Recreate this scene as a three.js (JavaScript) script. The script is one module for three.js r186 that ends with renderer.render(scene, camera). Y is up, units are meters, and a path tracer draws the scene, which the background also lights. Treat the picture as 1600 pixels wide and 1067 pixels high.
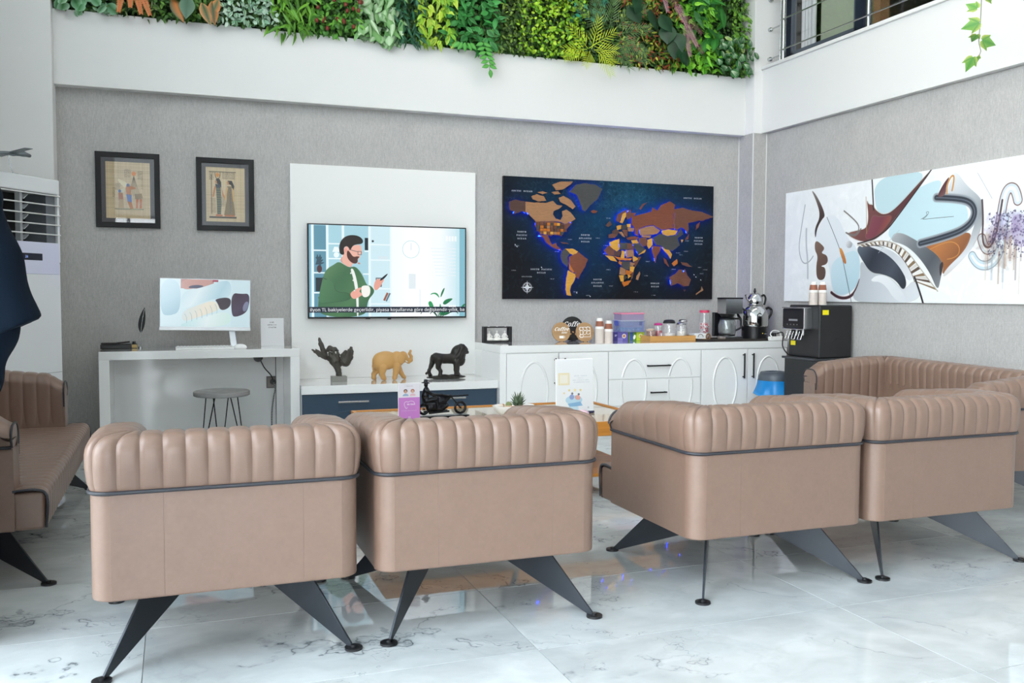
import * as THREE from 'three';
import { RoundedBoxGeometry } from 'three/addons/geometries/RoundedBoxGeometry.js';
import { mergeGeometries } from 'three/addons/utils/BufferGeometryUtils.js';
import { RectAreaLightUniformsLib } from 'three/addons/lights/RectAreaLightUniformsLib.js';

// ───────────────────────── camera, sky, exposure
RectAreaLightUniformsLib.init();
const renderer = new THREE.WebGLRenderer({ antialias: true });
renderer.toneMapping = THREE.LinearToneMapping;
renderer.toneMappingExposure = 1.0;
renderer.shadowMap.enabled = true;
const scene = new THREE.Scene();
const RAD = Math.PI / 180;
const camera = new THREE.PerspectiveCamera(41.2026, 1600 / 1067, 0.05, 200);
camera.position.set(0, 1.2, 0);
camera.rotation.set(-2.9935 * RAD, -20.409 * RAD, 0.1955 * RAD, 'YXZ');

const SKY_LEVEL = 10.2;
{ // bright overcast sky, a little bluer overhead
  const w = 64, h = 32, data = new Float32Array(w * h * 4);
  for (let j = 0; j < h; j++) for (let i = 0; i < w; i++) {
    const up = Math.max(0, Math.sin((j + 0.5) / h * Math.PI - Math.PI / 2)), k = (j * w + i) * 4;
    data[k] = SKY_LEVEL * (0.96 - 0.2 * up); data[k + 1] = SKY_LEVEL * (1.0 - 0.06 * up); data[k + 2] = SKY_LEVEL * (1.02 + 0.08 * up); data[k + 3] = 1;
  }
  const t = new THREE.DataTexture(data, w, h, THREE.RGBAFormat, THREE.FloatType);
  t.mapping = THREE.EquirectangularReflectionMapping; t.magFilter = t.minFilter = THREE.LinearFilter; t.needsUpdate = true;
  scene.background = t; scene.environment = t;
}

// ───────────────────────── helpers
function rng(seed) { let s = seed | 0; return () => { s = (s + 0x6d2b79f5) | 0; let t = Math.imul(s ^ (s >>> 15), 1 | s); t = (t + Math.imul(t ^ (t >>> 7), 61 | t)) ^ t; return ((t ^ (t >>> 14)) >>> 0) / 4294967296; }; }
const lerp = (a, b, t) => a + (b - a) * t, clamp = (v, a, b) => Math.min(b, Math.max(a, v)), smooth = (a, b, v) => { const t = clamp((v - a) / (b - a), 0, 1); return t * t * (3 - 2 * t); };
const M = {};
function mat(color, roughness = 0.6, metalness = 0, extra = {}) {
  const Kind = ['clearcoat', 'transmission', 'sheen', 'thickness', 'ior', 'specularIntensity'].some((k) => k in extra) ? THREE.MeshPhysicalMaterial : THREE.MeshStandardMaterial;
  return new Kind({ color, roughness, metalness, ...extra });
}
const used = new Map();
function numbered(name) { const n = used.get(name) ?? 0; used.set(name, n + 1); return n ? name + '_' + String(n).padStart(3, '0') : name; }
function mesh(name, geo, m, parent, label) {
  const o = new THREE.Mesh(geo, m); o.name = name; o.castShadow = o.receiveShadow = true;
  if (label) o.userData.label = label;
  if (parent) parent.add(o);
  return o;
}
function thing(name, label, category, pos = [0, 0, 0], turn = 0, group) {
  const o = new THREE.Group(); o.name = numbered(name); o.position.set(...pos); o.rotation.y = turn;
  o.userData = { label, category }; if (group) o.userData.group = group; scene.add(o); return o;
}
function solo(name, geo, m, label, category, pos = [0, 0, 0], turn = 0, group) {
  const o = mesh(numbered(name), geo, m, scene); o.position.set(...pos); o.rotation.y = turn;
  o.userData = { label, category }; if (group) o.userData.group = group; return o;
}
function struct(name, geo, m) { const o = mesh(name, geo, m, scene); o.userData.kind = 'structure'; return o; }
function structGroup(name) { const o = new THREE.Group(); o.name = name; o.userData.kind = 'structure'; scene.add(o); return o; }
const box = (w, h, d, x = 0, y = 0, z = 0) => new THREE.BoxGeometry(w, h, d).translate(x, y, z);
const span = (x0, x1, y0, y1, z0, z1) => box(x1 - x0, y1 - y0, z1 - z0, (x0 + x1) / 2, (y0 + y1) / 2, (z0 + z1) / 2);
const rbox = (w, h, d, r = 0.01, x = 0, y = 0, z = 0, seg = 2) => new RoundedBoxGeometry(w, h, d, seg, Math.min(r, w / 2.01, h / 2.01, d / 2.01)).translate(x, y, z);
const rspan = (x0, x1, y0, y1, z0, z1, r = 0.005) => rbox(x1 - x0, y1 - y0, z1 - z0, r, (x0 + x1) / 2, (y0 + y1) / 2, (z0 + z1) / 2);
const cyl = (r0, r1, h, x = 0, y = 0, z = 0, seg = 28) => new THREE.CylinderGeometry(r1, r0, h, seg).translate(x, y + h / 2, z);   // r0 below, r1 above, base at y
const lathe = (pts, seg = 32) => new THREE.LatheGeometry(pts.map(([r, y]) => new THREE.Vector2(r, y)), seg);
const V3 = (a) => new THREE.Vector3(a[0], a[1], a[2]);
function tube(pts, r, seg = 0, rad = 8, closed = false) { return new THREE.TubeGeometry(new THREE.CatmullRomCurve3(pts.map(V3), closed, 'centripetal'), seg || pts.length * 6, r, rad, closed); }
function rod(a, b, r, seg = 10) {
  const A = V3(a), B = V3(b), d = B.clone().sub(A), g = new THREE.CylinderGeometry(r, r, d.length(), seg);
  g.applyQuaternion(new THREE.Quaternion().setFromUnitVectors(new THREE.Vector3(0, 1, 0), d.clone().normalize())); const c = A.add(B).multiplyScalar(0.5); return g.translate(c.x, c.y, c.z);
}
const flat = (g) => { const n = g.index ? g.toNonIndexed() : g; for (const k of Object.keys(n.attributes)) if (!['position', 'normal', 'uv'].includes(k)) n.deleteAttribute(k); if (!n.attributes.uv) n.setAttribute('uv', new THREE.BufferAttribute(new Float32Array(n.attributes.position.count * 2), 2)); return n; };
const join = (...gs) => mergeGeometries(gs.flat().map(flat));
function shapeOf(pts) { const s = new THREE.Shape(); pts.forEach(([x, y], i) => (i ? s.lineTo(x, y) : s.moveTo(x, y))); s.closePath(); return s; }
function extrude(shape, depth, bevel = 0, seg = 2, curve = 10) { return new THREE.ExtrudeGeometry(shape, { depth, bevelEnabled: bevel > 0, bevelSize: bevel, bevelThickness: bevel, bevelSegments: seg, curveSegments: curve }); }
// box faces mapped in metres (uv = size of the face)
function metreUV(g, sx = 1, sy = 1) {
  const p = g.attributes.position, n = g.attributes.normal, u = g.attributes.uv;
  for (let i = 0; i < p.count; i++) { const ax = Math.abs(n.getX(i)), ay = Math.abs(n.getY(i)), az = Math.abs(n.getZ(i));
    const [a, b] = ay > ax && ay > az ? [p.getX(i), p.getZ(i)] : ax > az ? [p.getZ(i), p.getY(i)] : [p.getX(i), p.getY(i)]; u.setXY(i, a * sx, b * sy); }
  return g;
}
// smooth bodies: tapered capsules and ellipsoids joined with a smooth minimum, meshed by surface nets
function sdfBody(prims, cell, k = 0.01, extra) {
  let lo = [1e9, 1e9, 1e9], hi = [-1e9, -1e9, -1e9];
  for (const p of prims) {
    const pts = p.e ? [[p.e[0] - p.r[0], p.e[1] - p.r[1], p.e[2] - p.r[2]], [p.e[0] + p.r[0], p.e[1] + p.r[1], p.e[2] + p.r[2]]] : [p.a.map((v) => v - p.ra), p.a.map((v) => v + p.ra), p.b.map((v) => v - p.rb), p.b.map((v) => v + p.rb)];
    for (const q of pts) for (let i = 0; i < 3; i++) { lo[i] = Math.min(lo[i], q[i] - cell * 3); hi[i] = Math.max(hi[i], q[i] + cell * 3); }
  }
  const dist = (x, y, z) => {
    let d = 1e9;
    for (const p of prims) {
      let q;
      if (p.e) { const a = (x - p.e[0]) / p.r[0], b = (y - p.e[1]) / p.r[1], c = (z - p.e[2]) / p.r[2], k0 = Math.hypot(a, b, c), k1 = Math.hypot(a / p.r[0], b / p.r[1], c / p.r[2]); q = k1 > 1e-9 ? k0 * (k0 - 1) / k1 : -Math.min(...p.r); }
      else { const vx = p.b[0] - p.a[0], vy = p.b[1] - p.a[1], vz = p.b[2] - p.a[2], wx = x - p.a[0], wy = y - p.a[1], wz = z - p.a[2], t = clamp((wx * vx + wy * vy + wz * vz) / (vx * vx + vy * vy + vz * vz + 1e-12), 0, 1); q = Math.hypot(wx - vx * t, wy - vy * t, wz - vz * t) - lerp(p.ra, p.rb, t); }
      const kk = p.k ?? k, h = Math.max(kk - Math.abs(d - q), 0) / kk; d = Math.min(d, q) - h * h * kk * 0.25;
    }
    return extra ? extra(x, y, z, d) : d;
  };
  const n = [0, 1, 2].map((i) => Math.ceil((hi[i] - lo[i]) / cell) + 1), [nx, ny, nz] = n, at = (i, j, l) => (l * ny + j) * nx + i, val = new Float32Array(nx * ny * nz), id = new Int32Array(nx * ny * nz).fill(-1), pos = [], idx = [];
  for (let l = 0; l < nz; l++) for (let j = 0; j < ny; j++) for (let i = 0; i < nx; i++) val[at(i, j, l)] = dist(lo[0] + i * cell, lo[1] + j * cell, lo[2] + l * cell);
  const E = []; for (let a = 0; a < 8; a++) for (const b of [1, 2, 4]) if (!(a & b)) E.push([a, a | b]);
  for (let l = 0; l < nz - 1; l++) for (let j = 0; j < ny - 1; j++) for (let i = 0; i < nx - 1; i++) {
    const c = []; let m = 0; for (let a = 0; a < 8; a++) { c[a] = val[at(i + (a & 1), j + ((a >> 1) & 1), l + (a >> 2))]; if (c[a] < 0) m++; }
    if (m === 0 || m === 8) continue;
    let x = 0, y = 0, z = 0, s = 0;
    for (const [a, b] of E) if ((c[a] < 0) !== (c[b] < 0)) { const t = c[a] / (c[a] - c[b]); x += (a & 1) + t * ((b & 1) - (a & 1)); y += ((a >> 1) & 1) + t * (((b >> 1) & 1) - ((a >> 1) & 1)); z += (a >> 2) + t * ((b >> 2) - (a >> 2)); s++; }
    id[at(i, j, l)] = pos.length / 3; pos.push(lo[0] + (i + x / s) * cell, lo[1] + (j + y / s) * cell, lo[2] + (l + z / s) * cell);
  }
  for (let l = 1; l < nz - 1; l++) for (let j = 1; j < ny - 1; j++) for (let i = 1; i < nx - 1; i++) {
    const v0 = val[at(i, j, l)] < 0;
    const quad = (a, b, c, d, f) => { if (a < 0 || b < 0 || c < 0 || d < 0) return; if (f) idx.push(a, b, c, a, c, d); else idx.push(a, c, b, a, d, c); };
    if (v0 !== val[at(i + 1, j, l)] < 0) quad(id[at(i, j, l)], id[at(i, j - 1, l)], id[at(i, j - 1, l - 1)], id[at(i, j, l - 1)], !v0 === false ? false : true);
    if (v0 !== val[at(i, j + 1, l)] < 0) quad(id[at(i, j, l)], id[at(i, j, l - 1)], id[at(i - 1, j, l - 1)], id[at(i - 1, j, l)], !v0 === false ? false : true);
    if (v0 !== val[at(i, j, l + 1)] < 0) quad(id[at(i, j, l)], id[at(i - 1, j, l)], id[at(i - 1, j - 1, l)], id[at(i, j - 1, l)], !v0 === false ? false : true);
  }
  const g = new THREE.BufferGeometry(); g.setAttribute('position', new THREE.Float32BufferAttribute(pos, 3)); g.setAttribute('uv', new THREE.Float32BufferAttribute(new Float32Array(pos.length / 3 * 2), 2)); g.setIndex(idx); g.computeVertexNormals();
  // make normals point outward
  const P = g.attributes.position, N = g.attributes.normal; let out = 0;
  for (let i = 0; i < P.count; i += 7) { const e = cell * 0.5; out += dist(P.getX(i) + N.getX(i) * e, P.getY(i) + N.getY(i) * e, P.getZ(i) + N.getZ(i) * e) > dist(P.getX(i), P.getY(i), P.getZ(i)) ? 1 : -1; }
  if (out < 0) { const a = g.index.array; for (let i = 0; i < a.length; i += 3) { const t = a[i]; a[i] = a[i + 1]; a[i + 1] = t; } g.computeVertexNormals(); }
  return g;
}
const cap = (a, ra, b, rb, k) => ({ a, b, ra, rb, k });
const ell = (e, r, k) => ({ e, r, k });
// chain of capsules: [x,y,z,r], ...
const chain = (...p) => p.slice(1).map((q, i) => cap(p[i].slice(0, 3), p[i][3], q.slice(0, 3), q[3]));

// ───────────────────────── noise and textures
const NT = (() => { const r = rng(11), a = new Float32Array(65536); for (let i = 0; i < 65536; i++) a[i] = r(); return a; })();
function vnoise(x, y, per = 256) { // tiling value noise
  const xi = Math.floor(x), yi = Math.floor(y), fx = x - xi, fy = y - yi, m = (v) => ((v % per) + per) % per, g = (a, b) => NT[(m(b) & 255) * 256 + (m(a) & 255)];
  const u = fx * fx * (3 - 2 * fx), v = fy * fy * (3 - 2 * fy);
  return lerp(lerp(g(xi, yi), g(xi + 1, yi), u), lerp(g(xi, yi + 1), g(xi + 1, yi + 1), u), v);
}
function fbm(x, y, o = 4, per = 256) { let s = 0, a = 0.5, f = 1; for (let i = 0; i < o; i++) { s += a * vnoise(x * f + i * 17, y * f + i * 31, per * f > 256 ? 256 : per * f); a *= 0.5; f *= 2; } return s / (1 - Math.pow(0.5, o)); }
function dataTex(w, h, fn, srgb = true, repeat = true) {
  const d = new Uint8Array(w * h * 4);
  for (let j = 0; j < h; j++) for (let i = 0; i < w; i++) { const c = fn(i / w, j / h, i, j), k = (j * w + i) * 4; d[k] = clamp(c[0], 0, 255); d[k + 1] = clamp(c[1], 0, 255); d[k + 2] = clamp(c[2], 0, 255); d[k + 3] = 255; }
  const t = new THREE.DataTexture(d, w, h); t.magFilter = THREE.LinearFilter; t.minFilter = THREE.LinearMipmapLinearFilter; if (repeat) t.wrapS = t.wrapT = THREE.RepeatWrapping; if (srgb) t.colorSpace = THREE.SRGBColorSpace; t.needsUpdate = true; return t;
}
function canvasTex(w, h, draw) {
  const c = document.createElement('canvas'); c.width = w; c.height = h; const g = c.getContext('2d'); draw(g, w, h);
  const t = new THREE.CanvasTexture(c); t.colorSpace = THREE.SRGBColorSpace; t.anisotropy = 8; return t;
}
function poly(g, a, close = true) { // smooth closed path through the points
  g.beginPath(); const n = a.length / 2, X = (i) => a[((i + n) % n) * 2], Y = (i) => a[((i + n) % n) * 2 + 1];
  if (close) { g.moveTo((X(0) + X(n - 1)) / 2, (Y(0) + Y(n - 1)) / 2); for (let i = 0; i < n; i++) g.quadraticCurveTo(X(i), Y(i), (X(i) + X(i + 1)) / 2, (Y(i) + Y(i + 1)) / 2); g.closePath(); }
  else { g.moveTo(X(0), Y(0)); for (let i = 1; i < n - 1; i++) g.quadraticCurveTo(X(i), Y(i), i === n - 2 ? X(i + 1) : (X(i) + X(i + 1)) / 2, i === n - 2 ? Y(i + 1) : (Y(i) + Y(i + 1)) / 2); if (n === 2) g.lineTo(X(1), Y(1)); }
}
function sharp(g, a) { g.beginPath(); for (let i = 0; i < a.length; i += 2) i ? g.lineTo(a[i], a[i + 1]) : g.moveTo(a[i], a[i + 1]); g.closePath(); }
function grad(g, x0, y0, x1, y1, ...stops) { const q = g.createLinearGradient(x0, y0, x1, y1); stops.forEach((s, i) => q.addColorStop(i / (stops.length - 1), s)); return q; }
// print too small to read: a row of letter-like strokes
function strokes(g, x, y, w, h, col, seed) { const r = rng(seed * 7 + 3); g.fillStyle = col; for (let q = x; q < x + w - h * 0.4;) { const lw = h * (0.45 + r() * 0.35); g.fillRect(q, y, h * 0.18, h); if (r() < 0.6) g.fillRect(q, r() < 0.5 ? y : y + h * 0.42, lw, h * 0.18); if (r() < 0.5) g.fillRect(q + lw - h * 0.18, y, h * 0.18, h); q += lw + h * (r() < 0.14 ? 0.8 : 0.3); } }
const quadPrint = (w, h) => new THREE.PlaneGeometry(w, h);

// ───────────────────────── shared materials
{
  const fabric = (tone) => (u, v, i, j) => {
    const fib = fbm(i * 0.42, j * 0.035, 3), fib2 = vnoise(i * 0.9, j * 0.11), cross = vnoise(i * 0.07, j * 0.8), blot = fbm(u * 6, v * 6, 3, 6);
    const k = (fib - 0.5) * 30 + (fib2 - 0.5) * 20 + (cross - 0.5) * 10 + (blot - 0.5) * 10; const seam = i < 2 ? -14 : 0;
    return [tone[0] + k + seam, tone[1] + k + seam, tone[2] + k * 0.97 + seam];
  };
  const map = dataTex(1024, 1024, fabric([182, 180, 177])); map.repeat.set(1 / 1.06, 1 / 1.06);
  const bump = dataTex(512, 512, (u, v, i, j) => { const k = 255 * (fbm(i * 0.5, j * 0.05, 3) * 0.7 + vnoise(i, j * 0.2) * 0.3); return [k, k, k]; }, false); bump.repeat.set(2, 2);
  M.paper = mat(0xffffff, 0.85, 0, { map, bumpMap: bump, bumpScale: 0.0012 });
  M.white = mat(0xe4e4e2, 0.55);
  M.ceiling = mat(0xf2f2f0, 0.8);
  M.lacquer = mat(0xf5f5f3, 0.22, 0, { clearcoat: 0.6, clearcoatRoughness: 0.06 });
  M.lacquerTop = mat(0xf2f2f0, 0.12, 0, { clearcoat: 1, clearcoatRoughness: 0.03 });
  M.navy = mat(0x33475a, 0.35);
  const lea = dataTex(512, 512, (u, v, i, j) => { const a = fbm(i * 0.19, j * 0.19, 3), b = vnoise(i * 0.6, j * 0.6), k = 150 + (a - 0.5) * 90 + (b - 0.5) * 50; return [k, k, k]; }, false); lea.repeat.set(3, 3);
  const leaMap = dataTex(512, 512, (u, v) => { const a = fbm(u * 8, v * 8, 4, 8), b = fbm(u * 40, v * 40, 2, 40), k = (a - 0.5) * 5 + (b - 0.5) * 5; return [127 + k, 102 + k, 88 + k]; });
  M.leather = mat(0xffffff, 0.4, 0, { clearcoat: 0.35, clearcoatRoughness: 0.45, map: leaMap, bumpMap: lea, bumpScale: 0.0004, specularIntensity: 1 });
  M.piping = mat(0x303137, 0.5);
  M.legMetal = mat(0x2e3339, 0.34, 0.35);
  M.blackPlastic = mat(0x16171a, 0.35);
  M.blackMatte = mat(0x1c1c1e, 0.7);
  M.chrome = mat(0xd8d8d8, 0.08, 1);
  M.steel = mat(0xc4c6c8, 0.25, 1);
  M.darkSteel = mat(0x33333a, 0.35, 0.7);
  M.paperWhite = mat(0xf4f4f2, 0.7);
  M.glass = mat(0xffffff, 0.02, 0, { transmission: 1, thickness: 0, ior: 1.45 });
  const wood = (c, s = 1) => dataTex(256, 256, (u, v, i, j) => { const r = fbm(i * 0.02 * s, j * 0.35 * s, 4), q = vnoise(i * 0.05, j * 0.9), k = (r - 0.5) * 60 + (q - 0.5) * 24; return [c[0] + k, c[1] + k * 0.8, c[2] + k * 0.5]; });
  M.oak = mat(0xffffff, 0.4, 0, { map: wood([196, 128, 52]) });
  M.bamboo = mat(0xffffff, 0.45, 0, { map: wood([200, 150, 86]) });
  M.discWood = mat(0xffffff, 0.6, 0, { map: wood([186, 148, 104]) });
  M.carved = mat(0xc89a5c, 0.5, 0, { bumpMap: wood([128, 128, 128]), bumpScale: 0.001 });
  M.bronze = mat(0x2b2724, 0.42, 0.35);
  M.pewter = mat(0x4a4640, 0.45, 0.45);
}
const MAP_PIECES = [['dark',[19,109,27,104,48,97,90,104,91,144,107,159,79,143,54,151,36,157,42,146,23,140,19,124]],['tan',[92,104,123,106,186,105,214,96,230,111,256,114,243,126,217,138,214,152,227,169,249,175,259,157,256,137,275,130,294,141,317,167,294,182,268,190,249,182,211,179,135,183,119,166,107,155,91,144]],['tan',[211,29,243,16,304,12,291,26,256,47,227,51,221,40]],['tan',[118,81,142,71,173,79,183,96,148,100,124,92]],['tan',[240,82,262,73,294,89,317,115,304,127,281,113,262,105,246,97]],['tan',[145,63,167,58,189,64,167,70]],['tan',[208,60,237,55,249,65,221,69]],['grey',[288,55,320,24,359,16,411,21,441,38,418,82,385,107,362,134,349,128,333,88,320,65]],['rust',[388,133,401,127,419,131,411,139,395,139]],['brown',[135,184,211,180,230,183,249,186,268,192,288,185,304,182,284,203,265,224,255,241,242,239,217,236,207,242,191,237,160,234,144,215,135,203]],['rust',[150,238,191,238,201,260,210,277,230,271,233,282,249,294,255,302,229,294,204,283,185,269,172,249,160,243]],['brown',[249,265,281,269,287,273,258,271]],['grey',[255,305,269,293,281,300,294,312,282,328,287,352,281,369,261,352,252,335,250,323]],['gold',[272,293,307,293,330,304,313,322,292,312,282,301]],['rust',[289,328,313,315,333,307,375,336,362,369,346,393,333,419,323,412,308,381,289,352]],['orange',[289,354,307,362,323,386,308,392,292,381]],['gold',[285,384,307,394,323,403,313,428,300,446,294,467,300,490,280,487,274,464,277,416]],['gold',[478,261,523,246,525,290,511,299,481,281]],['grey',[526,263,562,262,562,292,526,290]],['brown',[563,264,589,266,594,290,563,290]],['brown',[451,297,474,274,501,296,498,317,471,317]],['dark',[503,294,534,299,525,320,499,317]],['gold',[536,295,554,299,548,328,532,328]],['tan',[556,293,592,292,596,319,559,325]],['orange',[499,320,535,327,586,329,579,337,525,336]],['gold',[458,317,495,321,515,344,485,338]],['gold',[589,314,616,330,593,343]],['brown',[618,321,630,321,603,364,594,349]],['tan',[579,344,600,350,589,363,576,358]],['grey',[537,342,576,341,576,376,547,375,534,361]],['orange',[525,339,537,345,532,358,522,349]],['gold',[577,362,600,365,593,388,577,382]],['tan',[530,366,555,377,554,400,526,397]],['orange',[558,379,589,386,576,400,557,397]],['gold',[525,402,547,401,546,430,533,427]],['grey',[549,401,566,409,552,421]],['gold',[567,398,583,404,569,415]],['orange',[539,432,583,422,569,442,549,450]],['brown',[585,392,594,386,590,412,582,420]],['tan',[610,403,624,385,627,394,617,421,607,418]],['brown',[508,168,514,144,544,126,575,119,556,130,534,145,524,174]],['gold',[531,167,538,139,556,131,555,149,538,179,526,175]],['brown',[560,131,578,120,578,154,561,161,557,146]],['dark',[459,190,478,171,488,186,471,197]],['brown',[474,228,491,224,514,230,501,242,474,242]],['dark',[491,213,511,205,524,215,514,229,491,223]],['gold',[511,192,532,187,531,203,514,208]],['grey',[534,187,560,185,558,203,535,203]],['tan',[521,217,535,215,552,238,538,233]],['brown',[538,207,564,207,562,235,548,230]],['tan',[563,198,595,199,589,214,566,211]],['gold',[560,182,578,180,578,195,563,195]],['rust',[558,240,599,233,616,237,609,246,565,248]],['rust',[579,133,602,133,595,145,626,138,677,125,684,107,708,119,728,93,770,77,795,91,790,109,789,194,764,197,729,201,688,182,653,187,619,200,616,231,599,223,597,199,580,178,582,154]],['brown',[791,109,833,102,883,113,933,117,991,137,934,157,919,155,862,168,866,193,859,217,849,199,827,187,808,199,792,196]],['rust',[902,198,905,176,923,161,916,185]],['rust',[619,114,636,93,659,85,639,99,626,117]],['tan',[621,202,653,190,688,185,722,205,705,220,674,224,626,227]],['gold',[731,205,764,199,810,203,799,220,764,227,736,220]],['grey',[686,239,723,218,764,230,803,223,827,192,838,218,810,237,821,267,786,292,751,286,723,270,702,269]],['brown',[619,241,654,234,659,270,640,276,620,258]],['gold',[661,247,683,240,685,269,668,285,661,273]],['grey',[592,266,620,262,651,288,616,312,594,278]],['gold',[582,251,609,248,618,261,589,265]],['gold',[628,301,654,289,645,303,618,314]],['rust',[686,273,730,276,723,293,706,317,701,345,692,317,683,293]],['gold',[733,276,758,278,783,307,776,326,758,304,744,292]],['rust',[741,323,755,332,769,362,748,347]],['orange',[783,347,808,328,811,347,794,359]],['brown',[829,340,857,343,886,361,857,358,836,352]],['rust',[849,242,867,217,863,239]],['gold',[828,242,838,242,832,254]],['tan',[633,228,678,228,674,238,633,234]],['brown',[773,408,801,393,819,374,836,374,844,387,849,371,861,398,880,417,869,445,844,448,816,433,780,445]],['dark',[843,462,855,462,850,470]],['tan',[937,448,945,463,909,485,909,479,934,463]]];
const ART = {blueA:[791,-8,1196,-10,1079,112,966,188,870,206,807,176],blueB:[1145,76,1294,51,1247,147,1400,175,1451,221,1456,293,1356,339,1144,375,850,348,1079,112],flow:[736,104,753,142,787,143,807,176,870,212,954,191,1144,46,1208,-1,1187,30,1024,175,850,339,711,357,562,295,669,283,741,278,758,215],saddle:[783,199,846,222,955,213,873,296,775,344,723,323,772,271],neck:[246,-1,303,44,391,173,353,196,310,250,299,318,287,248,345,174,297,71],cello:[353,214,417,168,503,191,576,315,672,385,702,488,683,609,574,667,462,656,434,481,367,400,305,339,303,279],celloBlue:[434,471,566,409,673,394,700,488,680,609,574,660,464,646],wave:[298,313,380,362,381,382,352,402,414,417,418,471,343,482,402,490,395,568,318,567,310,477,326,419,291,378],rim:[455,644,505,675,602,679,668,637,697,572],string:[401,186,523,378,561,484,629,698],bridge:[509,378,540,377,587,471,560,477],vase:[194,92,157,250,137,371,179,464,248,456,281,417],vase2:[211,243,208,334,233,455,233,556],hook:[551,160,640,216,688,266,657,310,589,297,562,285,617,312,670,311,695,275],ball:[566,347,597,335,632,355,619,383,581,381],pianoDark:[657,386,724,360,876,384,975,448,1064,585,1035,639,979,575,881,540,781,532,708,451],pianoHi:[724,369,901,391,1034,463,1115,558,1068,592,1000,497,890,418],keysT:[672,368,775,355,875,352,972,374,1067,429,1161,527,1273,638],keysB:[712,382,801,375,876,378,962,407,1034,467,1100,551,1112,586],wing:[919,357,979,301,1156,382,1311,479,1288,580,1273,639,1216,536,1124,440,1031,380],wingDark:[1311,479,1288,580,1276,496],body:[694,442,781,532,931,553,1038,643,1117,562,1180,706,603,712,705,581],bodyHi:[770,582,832,542,931,553,1088,698,983,699,883,583],bodyLine:[1112,562,1148,629,1178,706],amber:[1292,575,1313,481,1145,381,1253,366,1460,334,1481,375,1464,438],amberRing:[1212,418,1326,374,1409,403,1401,467,1330,473],sax:[1367,19,1438,108,1537,182,1549,269,1526,361,1471,446,1302,580,1311,530,1449,429,1483,335,1512,250,1489,193,1379,152,1310,139,1336,72],saxRing:[1247,149,1380,165,1470,191,1501,249,1464,310,1356,351,1145,383],cone:[1245,151,1295,76,1335,44,1308,94,1310,145],coneRing:[1316,136,1311,94,1345,41,1364,59,1348,123],loopA:[1539,378,1555,426,1588,439,1619,406,1643,307,1657,208,1673,157,1699,143,1726,162,1738,209],loopIn:[1535,189,1545,276,1542,370,1555,418,1588,427,1614,390,1638,299,1652,200],loopB:[1485,462,1510,503,1577,517,1631,483,1656,407,1669,286],sig:[1146,254,1194,237,1177,218,1205,218,1178,248,1146,256,1249,255,1363,256],ray:[1503,52,1593,187],ray2:[776,-1,794,173],ray3:[1210,-2,1024,184,850,344,672,359],ray4:[731,94,743,306],ray5:[993,302,840,420],fl1:[1696,288,1773,264,1810,356,1780,444,1718,411],fl2:[1688,318,1740,306,1776,346,1754,443,1748,518,1694,470]};
const TVS = {hair:[188,174,190,114,216,76,257,58,311,62,342,86,339,114,291,118,270,132,260,159,243,129,222,133,217,153,222,180,209,187],face:[217,153,229,129,250,131,270,127,328,116,330,151,339,171,321,182,325,198,311,205,304,236,277,240,270,247,249,267,202,227,212,187],beard:[241,153,256,166,277,199,304,192,321,195,304,209,308,226,297,240,270,237,243,210,236,183],neck:[212,187,243,213,270,240,266,267,188,228],shirt:[188,224,154,248,107,276,83,330,56,464,52,576,366,578,363,477,422,415,387,374,366,381,332,300,290,253,249,267],armL:[83,330,154,356,160,423,256,423,263,467,153,484,59,490,58,450],inner:[257,274,277,267,297,328,311,409,311,578,298,578,296,450,277,328],handL:[254,436,270,412,325,387,332,395,311,416,342,433,311,453,276,467],cup:[326,388,342,376,387,378,387,436,359,455,332,446],handR:[407,381,422,340,443,330,453,343,478,333,471,353,436,405,415,408],phone:[446,340,496,300,503,302,478,333,453,347],plant1:[852,463,860,413,885,382,878,413],plant2:[852,463,816,424,779,438,797,421,834,421],plant3:[867,491,889,463,949,455,904,491,882,501],plant4:[809,561,765,491,786,470,809,505],plant5:[831,561,882,533,934,547,882,575],plant6:[852,477,868,561,853,575,845,533],plant7:[979,533,1023,484,1024,512],ear:[221,153,229,140,239,146,236,170,228,173]};
const MON = {skin:[141,-3,374,-2,354,39,272,62,150,86],lip:[190,69,211,47,272,41,313,50,272,67],cloth:[142,97,293,62,416,11,503,3,504,133,396,140,273,180,151,235],teeth:[151,241,273,191,375,157,412,188,422,231,294,276,151,331],dark1:[380,146,504,127,500,208,428,240,406,177],dark2:[504,95,582,104,637,98,637,184,615,250,542,283,506,273],lower:[143,342,294,281,505,230,506,359,144,362],blurL:[0,4,141,1,143,246,70,279,2,270]};

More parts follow.
